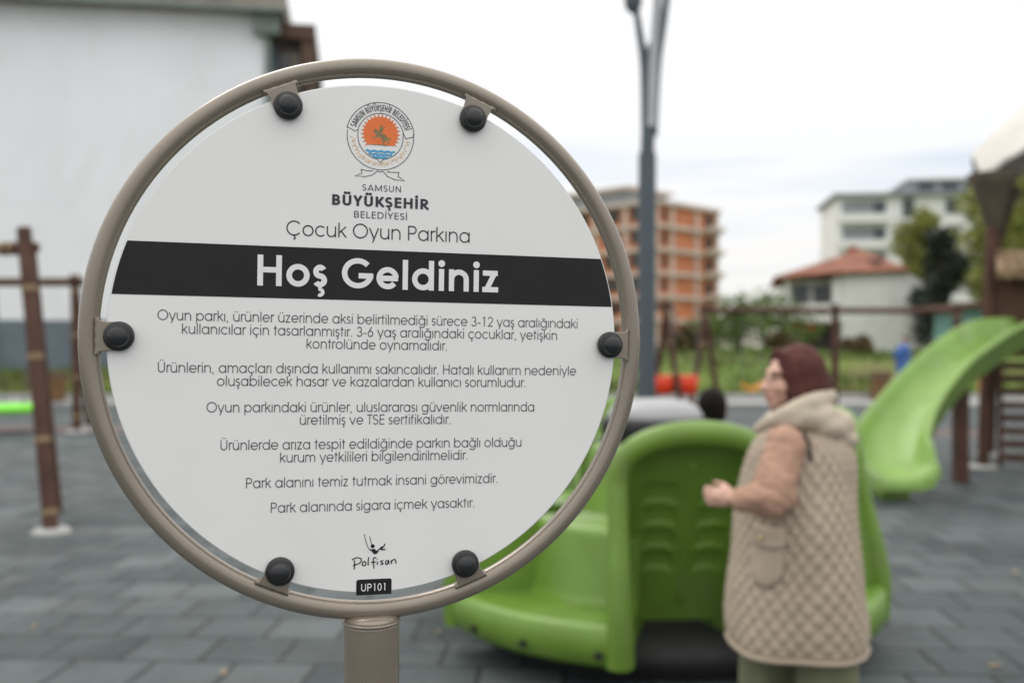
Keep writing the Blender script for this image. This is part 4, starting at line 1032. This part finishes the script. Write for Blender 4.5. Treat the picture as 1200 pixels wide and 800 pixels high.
# ------------------------------------------------------------------ the welcome sign
def welcome_sign():
    TH, RO = R(15), R(.83); C = P(422, 397.5, .985); cu = Vector((math.cos(TH), math.sin(TH), 0)); nn = Vector((math.sin(TH), -math.cos(TH), 0))
    camp = Vector((0, 0, EYE))
    def S(px, py):
        r_ = Vector(((px-600)/FPX, 1, -(py-405)/FPX)); q = camp+r_*((C-camp).dot(nn)/r_.dot(nn))-C
        a, b = q.dot(cu), q.z
        return (a*math.cos(RO)-b*math.sin(RO), a*math.sin(RO)+b*math.cos(RO))
    # post axis: the pixel column 436.5 in the ring's plane, slightly behind the panel face
    pu = S(436.5, 760)[0]*math.cos(RO)+S(436.5, 760)[1]*math.sin(RO)
    base = C+cu*pu-nn*.008; base.z = 0
    t = thing('welcome_sign', 'round white playground sign with black lettering in a taupe tube frame on a post', 'sign', base, TH)
    c0 = Vector((-pu, -.008, C.z))                 # panel face centre in the sign's own axes (x right, y away, z up)
    def fn(u, v, w): return c0+Vector((u*math.cos(RO)+v*math.sin(RO), -w, -u*math.sin(RO)+v*math.cos(RO)))
    bu = lambda mb, name, m, par, **k: mb.build(name, m, par, local=True, **k)
    # panel: a disc with softened edge
    e0, e1 = S(123, 397), S(721.5, 397); f0, f1 = S(422, 97.8), S(422, 695.5)
    pc = ((e0[0]+e1[0])/2, (f0[1]+f1[1])/2); pr = ((e1[0]-e0[0])+(f0[1]-f1[1]))/4-.0008
    n = 160; ringp = lambda r_, w: [fn(pc[0]+r_*math.cos(2*math.pi*i/n), pc[1]+r_*math.sin(2*math.pi*i/n), w) for i in range(n)]
    m = MB(); rr = [ringp(pr-.0012, 0), ringp(pr-.0004, -.0004), ringp(pr, -.0012), ringp(pr, -.0065), ringp(pr-.001, -.0075)]
    m.loft(rr, cap0=False, cap1=False, smooth=True); m.add(rr[0], [tuple(range(n))]); m.add(rr[-1], [tuple(range(n))[::-1]])
    panel = bu(m, 'panel', M['panel'], t)
    # ring
    w0, w1, h0, h1 = S(89.5, 397), S(751.5, 397), S(421, 69.5), S(421, 724); rc = ((w0[0]+w1[0])/2+.0003, (h0[1]+h1[1])/2); RR = ((w1[0]-w0[0])+(h0[1]-h1[1]))/4*1.008-.0096; print('ring', rc, RR)
    m = MB(); m.tube([fn(rc[0]+RR*math.cos(2*math.pi*i/144), rc[1]+RR*math.sin(2*math.pi*i/144), -.008) for i in range(144)], .0096, 24, closed=True)
    ring = bu(m, 'ring_frame', M['taupe'], t)
    # post, its saddle weld and base plate
    zt = fn(0, rc[1]-RR, 0).z-.0085
    m = MB(); m.tube([(0, 0, 0), (0, 0, zt)], .0275, 40); post = bu(m, 'post', M['taupe'], t)
    m = MB(); w_ = []
    for i in range(49):
        a = 2*math.pi*i/48; x, y = .0278*math.cos(a), .0278*math.sin(a)
        w_.append((x, y, zt-.0025))
    m.tube(w_[:-1], .0016, 8, closed=True)
    m.lathe([(.0278, zt-.006), (.026, zt+.0015), (.018, zt+.004), (0, zt+.004)], (0, 0, 0), 32); bu(m, 'weld', M['taupe'], post)
    m = MB(); m.lathe([(.03, .012), (.09, .012), (.095, .008), (.095, 0)], (0, 0, 0), 32); bu(m, 'base_plate', M['taupe'], post)
    # six tabs with black caps
    for px, py in ((337.5, 125.5), (553, 140.5), (140, 394), (713, 404), (328, 668), (544, 659)):
        u, v = S(px, py); du, dv = u-rc[0], v-rc[1]; L_ = math.hypot(du, dv); du, dv = du/L_, dv/L_; tu, tv = -dv, du
        out = RR-.0080-L_
        pts = [(-.0135*math.sin(R(a)), -.0135*math.cos(R(a))) for a in range(-90, 91, 12)]     # rounded tongue (across, along)
        poly = [(p_[0], p_[1]) for p_ in pts]+[(-.0135, out*.55), (-.0145, out*.85), (-.017, out)]+[(.017, out), (.0145, out*.85), (.0135, out*.55)]
        f2 = lambda a, b, w: fn(u+tu*a+du*b, v+tv*a+dv*b, w)
        m = MB(); m.prism(poly, lambda a, b, w: f2(a, b, .0006+w), .0032); tab = bu(m, 'tab', M['taupe'], t, bevel=.0007)
        m = MB(); m.tube([f2(-.017+.034*i/10, out-.001, -.0005+.0006*math.sin(i*2.1)) for i in range(11)], .0030, 8); bu(m, 'weld', M['taupe'], tab)
        pf = [(.0136, .0040), (.0139, .0052), (.0136, .0066), (.0126, .0076), (.0112, .0079), (.0106, .0080), (.0103, .0088), (.0102, .0105), (.0094, .0128), (.0074, .0148), (.0045, .0160), (.0008, .0164)]
        m = MB(); k = 40; rings = [[f2(r_*math.cos(2*math.pi*i/k), r_*math.sin(2*math.pi*i/k), z) for i in range(k)] for r_, z in pf]
        m.loft(rings, cap1=True); bu(m, 'bolt_cap', M['cap'], t)
    # black band cut to the panel's circle
    tl, tr_, bl, br = S(146, 281.6), S(709, 303.6), S(128, 344.3), S(722, 359.7)
    vt, vb = (tl[1]+tr_[1])/2-pc[1], (bl[1]+br[1])/2-pc[1]; ra = pr-.0013
    at_, ab = math.asin(vt/ra), math.asin(vb/ra)
    poly = [(ra*math.cos(ab+(at_-ab)*i/16), ra*math.sin(ab+(at_-ab)*i/16)) for i in range(17)]
    poly = poly+[(-x, y) for x, y in poly[::-1]]
    m = MB(); m.add([fn(pc[0]+x, pc[1]+y, .00025) for x, y in poly], [tuple(range(len(poly)))])
    bu(m, 'title_band', M['ink'], panel)
    print('tilt check', tl, tr_, bl, br, 'panel', pc, pr)
    def line(mb, text, x0, y0, x1, y1, cap_px, w, mi=0, wide=1.0, wl=.0004, space=0):
        a, b = S(x0, y0), S(x1, y1); bs = (a[1]+b[1])/2
        xm, ym = (x0+x1)/2, (y0+y1)/2
        sy = (S(xm, ym-cap_px)[1]-S(xm, ym)[1])/.740
        r_ = setline(mb, fn, text, a[0], b[0], bs, sy, w, mi, wl, wide, space)
        print('line', text[:14], 'sx/sy %.3f' % r_, 'dv %.4f' % (a[1]-b[1]))
    m = MB(); line(m, 'Hoş Geldiniz', 300, 334.3, 583.5, 342.8, 35.2, 132, 0, wl=.0006, wide=.98, space=-8); bu(m, 'title_lettering', M['white_print'], panel)
    m = MB(); line(m, 'Çocuk Oyun Parkına', 335.5, 276, 550.5, 284.3, 17.2, 58); bu(m, 'heading_lettering', M['ink'], panel)
    m = MB()
    for tx, x0, y0, x1, y1 in (
            ('Oyun parkı, ürünler üzerinde aksi belirtilmediği sürece 3-12 yaş aralığındaki', 184.6, 375, 676.8, 384.3),
            ('kullanıcılar için tasarlanmıştır. 3-6 yaş aralığındaki çocuklar, yetişkin', 213, 391.2, 652.8, 398),
            ('kontrolünde oynamalıdır.', 359, 408, 524, 410.7),
            ('Ürünlerin, amaçları dışında kullanımı sakıncalıdır. Hatalı kullanım nedeniyle', 184.6, 436.5, 674.7, 439.3),
            ('oluşabilecek hasar ve kazalardan kullanıcı sorumludur.', 254.4, 452, 616, 453.4),
            ('Oyun parkındaki ürünler, uluslararası güvenlik normlarında', 242, 483, 626, 481.8),
            ('üretilmiş ve TSE sertifikalıdır.', 351, 498, 528, 496),
            ('Ürünlerde arıza tespit edildiğinde parkın bağlı olduğu', 258, 527, 611, 523.3),
            ('kurum yetkilileri bilgilendirilmelidir.', 328, 541.5, 548, 538.3),
            ('Park alanını temiz tutmak insani görevimizdir.', 288, 571, 583, 566),
            ('Park alanında sigara içmek yasaktır.', 317, 600, 556, 594.3)):
        line(m, tx, x0, y0, x1, y1, 11.7, 62)
    bu(m, 'body_lettering', M['inkgrey'], panel)
    m = MB(); line(m, 'SAMSUN', 424.5, 223.6, 470, 225.3, 7.3, 78, wide=.95, space=60)
    line(m, 'BÜYÜKŞEHİR', 388.6, 240.3, 501.8, 245.2, 12.2, 150, wide=.9, space=10)
    line(m, 'BELEDİYESİ', 414.6, 255.5, 477, 257.2, 7.8, 84, wide=.95, space=40)
    bu(m, 'council_lettering', M['navy'], panel)
    # emblem: ribbon ring with lettering, rayed sun, rider, waves
    ec = S(446, 160.3); ex = S(485, 160.6); e = (ex[0]-ec[0])/39.0      # metres per photo pixel here
    E = lambda x, y, w=.0004: fn(ec[0]+x*e, ec[1]+y*e, w)
    em = MB()
    def stroke(pts, wd, mi, closed=False, w=.0004):
        for vs_, fs in ribbons([('o' if closed else 'l', pts)], wd): em.add([E(a, b, w) for a, b in vs_], fs, mi)
    def fill(pts, mi, w): em.add([E(a, b, w) for a, b in pts], [tuple(range(len(pts)))], mi)
    arc = lambda r_, a0, a1, n=40, cy=0: [(r_*math.cos(R(a0+(a1-a0)*i/n)), cy+r_*math.sin(R(a0+(a1-a0)*i/n))) for i in range(n+1)]
    lw = .75
    stroke(arc(38.6, 172, 362+6), lw, 0)                          # lower outer ring
    stroke(arc(39.6, 11, 169), lw, 0); stroke(arc(27.0, 14, 166), lw, 0)       # banner
    for s in (-1, 1):
        stroke([(s*39.6*math.cos(R(11)), 39.6*math.sin(R(11))), (s*38.7, 2.2 if s > 0 else 9), (s*29.5, -.6 if s > 0 else 4.5), (s*27.0*math.cos(R(14)), 27.0*math.sin(R(14)))], lw, 0)
    stroke([(-26, 6)]+arc(26.3, 180, 262, 20)+[(0, -30.5)]+arc(26.3, 278, 360, 20)+[(26.2, 6)], lw, 0)
    G = glyphset(105, wide=.8); tx = 'SAMSUN BÜYÜKŞEHİR BELEDİYESİ'; tot = sum(G[c][0] for c in tx); span = 146.0; pos = 0; kk = 0
    for c in tx:
        adv, st = G[c]
        for vs_, fs in ribbons(st, 105):
            kk += 1; q = []
            for a, b in vs_:
                ang = 90+span/2-span*(pos+a)/tot; r_ = 29.8+b/740*7.2; q.append(E(r_*math.cos(R(ang)), r_*math.sin(R(ang)), .0005+(kk % 4)*.00004))
            em.add(q, fs, 0)
        pos += adv
    # pale wreath between the rings: little strokes
    q = random.Random(2)
    for k in range(56):
        a = 186+168*k/55; r0 = q.uniform(28.8, 31.5); r1 = r0+q.uniform(2.2, 4.6); d = q.uniform(-4, 4)
        stroke([(r0*math.cos(R(a)), r0*math.sin(R(a))), (r1*math.cos(R(a+d)), r1*math.sin(R(a+d)))], .7, 2, w=.00045+(k % 3)*.00004)
    # sun
    cy_ = 3.2; pts = []
    for k in range(88):
        a = -42+264*k/87; r_ = (19.6, 19.9, 23.6, 19.9)[k % 4]; pts.append((r_*math.cos(R(a)), cy_+r_*math.sin(R(a))))
    fill([(x, max(y, -13.6)) for x, y in pts], 1, .00040)
    # rider on a rearing horse, side view
    horse = [(-8.5, 6), (-6.2, 8.6), (-4.6, 8.2), (-2.6, 5.2), (0, 4.0), (3, 3.4), (5.4, 2.4), (6.8, .2), (9.8, -1.4), (12.4, -1.6), (12.6, -2.8), (9.6, -3.2), (9.0, -5.0), (11.2, -8.0), (10.0, -8.4), (6.4, -4.2), (4.4, -6.4), (4.8, -9.4), (3.2, -9.4), (2.4, -5.2), (.2, -2.2), (-2.6, -.6), (-5.6, -1.4), (-9.2, -2.4), (-9.4, -1.4), (-5.4, .6), (-5.6, 3.0), (-7.8, 4.6)]
    fill(horse, 3, .00048)
    fill([(-1.8, 4.8), (1.8, 4.2), (2.4, 8.2), (4.4, 10.8), (3.4, 11.6), (1.4, 9.8), (1.6, 12.2), (.4, 13.4), (-1.0, 12.2), (-1.2, 9.4), (-3.6, 7.2), (-3.2, 6.4), (-1.4, 7.4)], 3, .00054)
    stroke([(-8, -9.8), (-2, -9.4), (4, -9.9), (9, -9.5)], .7, 3, w=.0005)
    # waves
    for k, (y, hw) in enumerate(((-17.2, 17.0), (-20.8, 13.6), (-24.2, 8.6))):
        stroke([(-hw+2*hw*i/30, y+.55*math.sin(i*.9)) for i in range(31)], 2.3, 4, w=.0004)
    # ribbon tails
    for s in (-1, 1):
        o_ = 0 if s < 0 else -2.6
        stroke([(s*3, -40), (s*9, -45+o_*.3), (s*17, -47.4+o_*.6), (s*29, -47.2+o_), (s*21, -43.6+o_*.6), (s*22, -39.2+o_*.4), (s*14, -40.6), (s*8, -40.2)], lw, 0, w=.00042)
    stroke([(-3, -40), (0, -41.2), (3, -40)], lw, 0)
    em.build('emblem', [M['inkgrey'], M['orange'], M['orange_pale'], M['bronze'], M['blue_print']], panel, local=True)
    # maker's mark: a figure on a swing over handwritten lettering
    pcx = S(438.5, 650); p1 = S(470, 649.5); e2 = (p1[0]-pcx[0])/31.5
    Q = lambda x, y, w=.0004: fn(pcx[0]+(x-438.5)*e2, pcx[1]-(y-650)*e2, w)
    lg = MB()
    def st2(pts, wd, w=.0004):
        for vs_, fs in ribbons([('l', pts)], wd): lg.add([Q(a, b, w) for a, b in vs_], [f_[::-1] for f_ in fs], 0)
    def fl2(pts, w): lg.add([Q(a, b, w) for a, b in pts], [tuple(range(len(pts)))[::-1]], 0)
    st2([(426.6, 625), (428.6, 634), (431.5, 641.5), (434.0, 644.6)], .7); st2([(432.8, 628), (434.4, 634), (436.2, 640)], .7)
    fl2([(436.5+2.3*math.cos(k*.5236), 639.4+2.3*math.sin(k*.5236)) for k in range(12)], .00044)
    fl2([(432.6, 642.4), (435.2, 643.2), (438.4, 642.2), (441, 645.0), (444.4, 642.4), (446.6, 640.2), (449.2, 639.6), (450.6, 636.4), (451.4, 637.4), (449.8, 641), (447.4, 642.2), (450.2, 643.4), (452.0, 642.4), (451.2, 644.6), (447.6, 644.4), (444.6, 643.6), (441.6, 648.2), (438.6, 648.9), (436.6, 646.6)], .00048)
    T = lambda o, pts: [(o+a, b) for a, b in pts]
    def cur(pts, wd=1.25, w=.0004): st2([(v.x, v.y) for v in spline([(a, b, 0) for a, b in pts], 5)], wd, w)
    cur([(415.6, 655), (415.9, 660), (415.5, 665.6)]); cur([(412.6, 654.6), (417.5, 652.2), (422.6, 653), (423.6, 656), (420.4, 659), (414, 661)], w=.00045)
    cur([(427.5, 656.6), (425, 658.2), (425, 661), (427.6, 661.6), (429, 659.2), (427.3, 656.5)])
    cur([(432.3, 652), (431.6, 656), (431.6, 661.6)])
    cur([(441, 653.4), (438.4, 652.8), (437.4, 655.4), (437.8, 660), (438.4, 665.4)]); cur([(434.8, 658.6), (438.4, 658.0), (440.4, 658)], w=.00045)
    cur([(442.2, 657.4), (442.4, 661.4)]); fl2([(442.2+.7*math.cos(k), 655.0+.7*math.sin(k)) for k in range(6)], .00044)
    cur([(449.2, 656.6), (446.2, 657.4), (447.4, 659), (449.0, 660.2), (446, 661.6)])
    cur([(455.2, 656.8), (452.4, 657.4), (452.0, 660.6), (454, 661), (455.4, 657.4), (455.8, 661)])
    cur([(458.2, 656.6), (458.8, 661.0)]); cur([(458.6, 658.4), (461.2, 656), (463.4, 656.6), (464.2, 660.8)], w=.00045)
    lg.build('maker_lettering', M['ink'], panel, local=True)
    # code plate with rounded upper corners, reaching the lower edge
    a, b, c_, d = S(417.3, 678.5), S(459, 677.3), S(458.6, 695.6), S(417.5, 697)
    u0, u1, v0, v1 = (a[0]+d[0])/2, (b[0]+c_[0])/2, (c_[1]+d[1])/2, (a[1]+b[1])/2; rr_ = .0022
    poly = [(u0, v0), (u1, v0)]+[(u1-rr_+rr_*math.cos(R(x)), v1-rr_+rr_*math.sin(R(x))) for x in range(0, 91, 15)]+[(u0+rr_+rr_*math.cos(R(x)), v1-rr_+rr_*math.sin(R(x))) for x in range(90, 181, 15)]
    m = MB(); m.add([fn(x, y, .0003) for x, y in poly], [tuple(range(len(poly)))]); cp = bu(m, 'code_plate', M['ink'], panel)
    m = MB(); line(m, 'UP101', 422.8, 692.3, 453, 691.2, 8.8, 100, wl=.0006); bu(m, 'code_lettering', M['white_print'], panel)
welcome_sign()
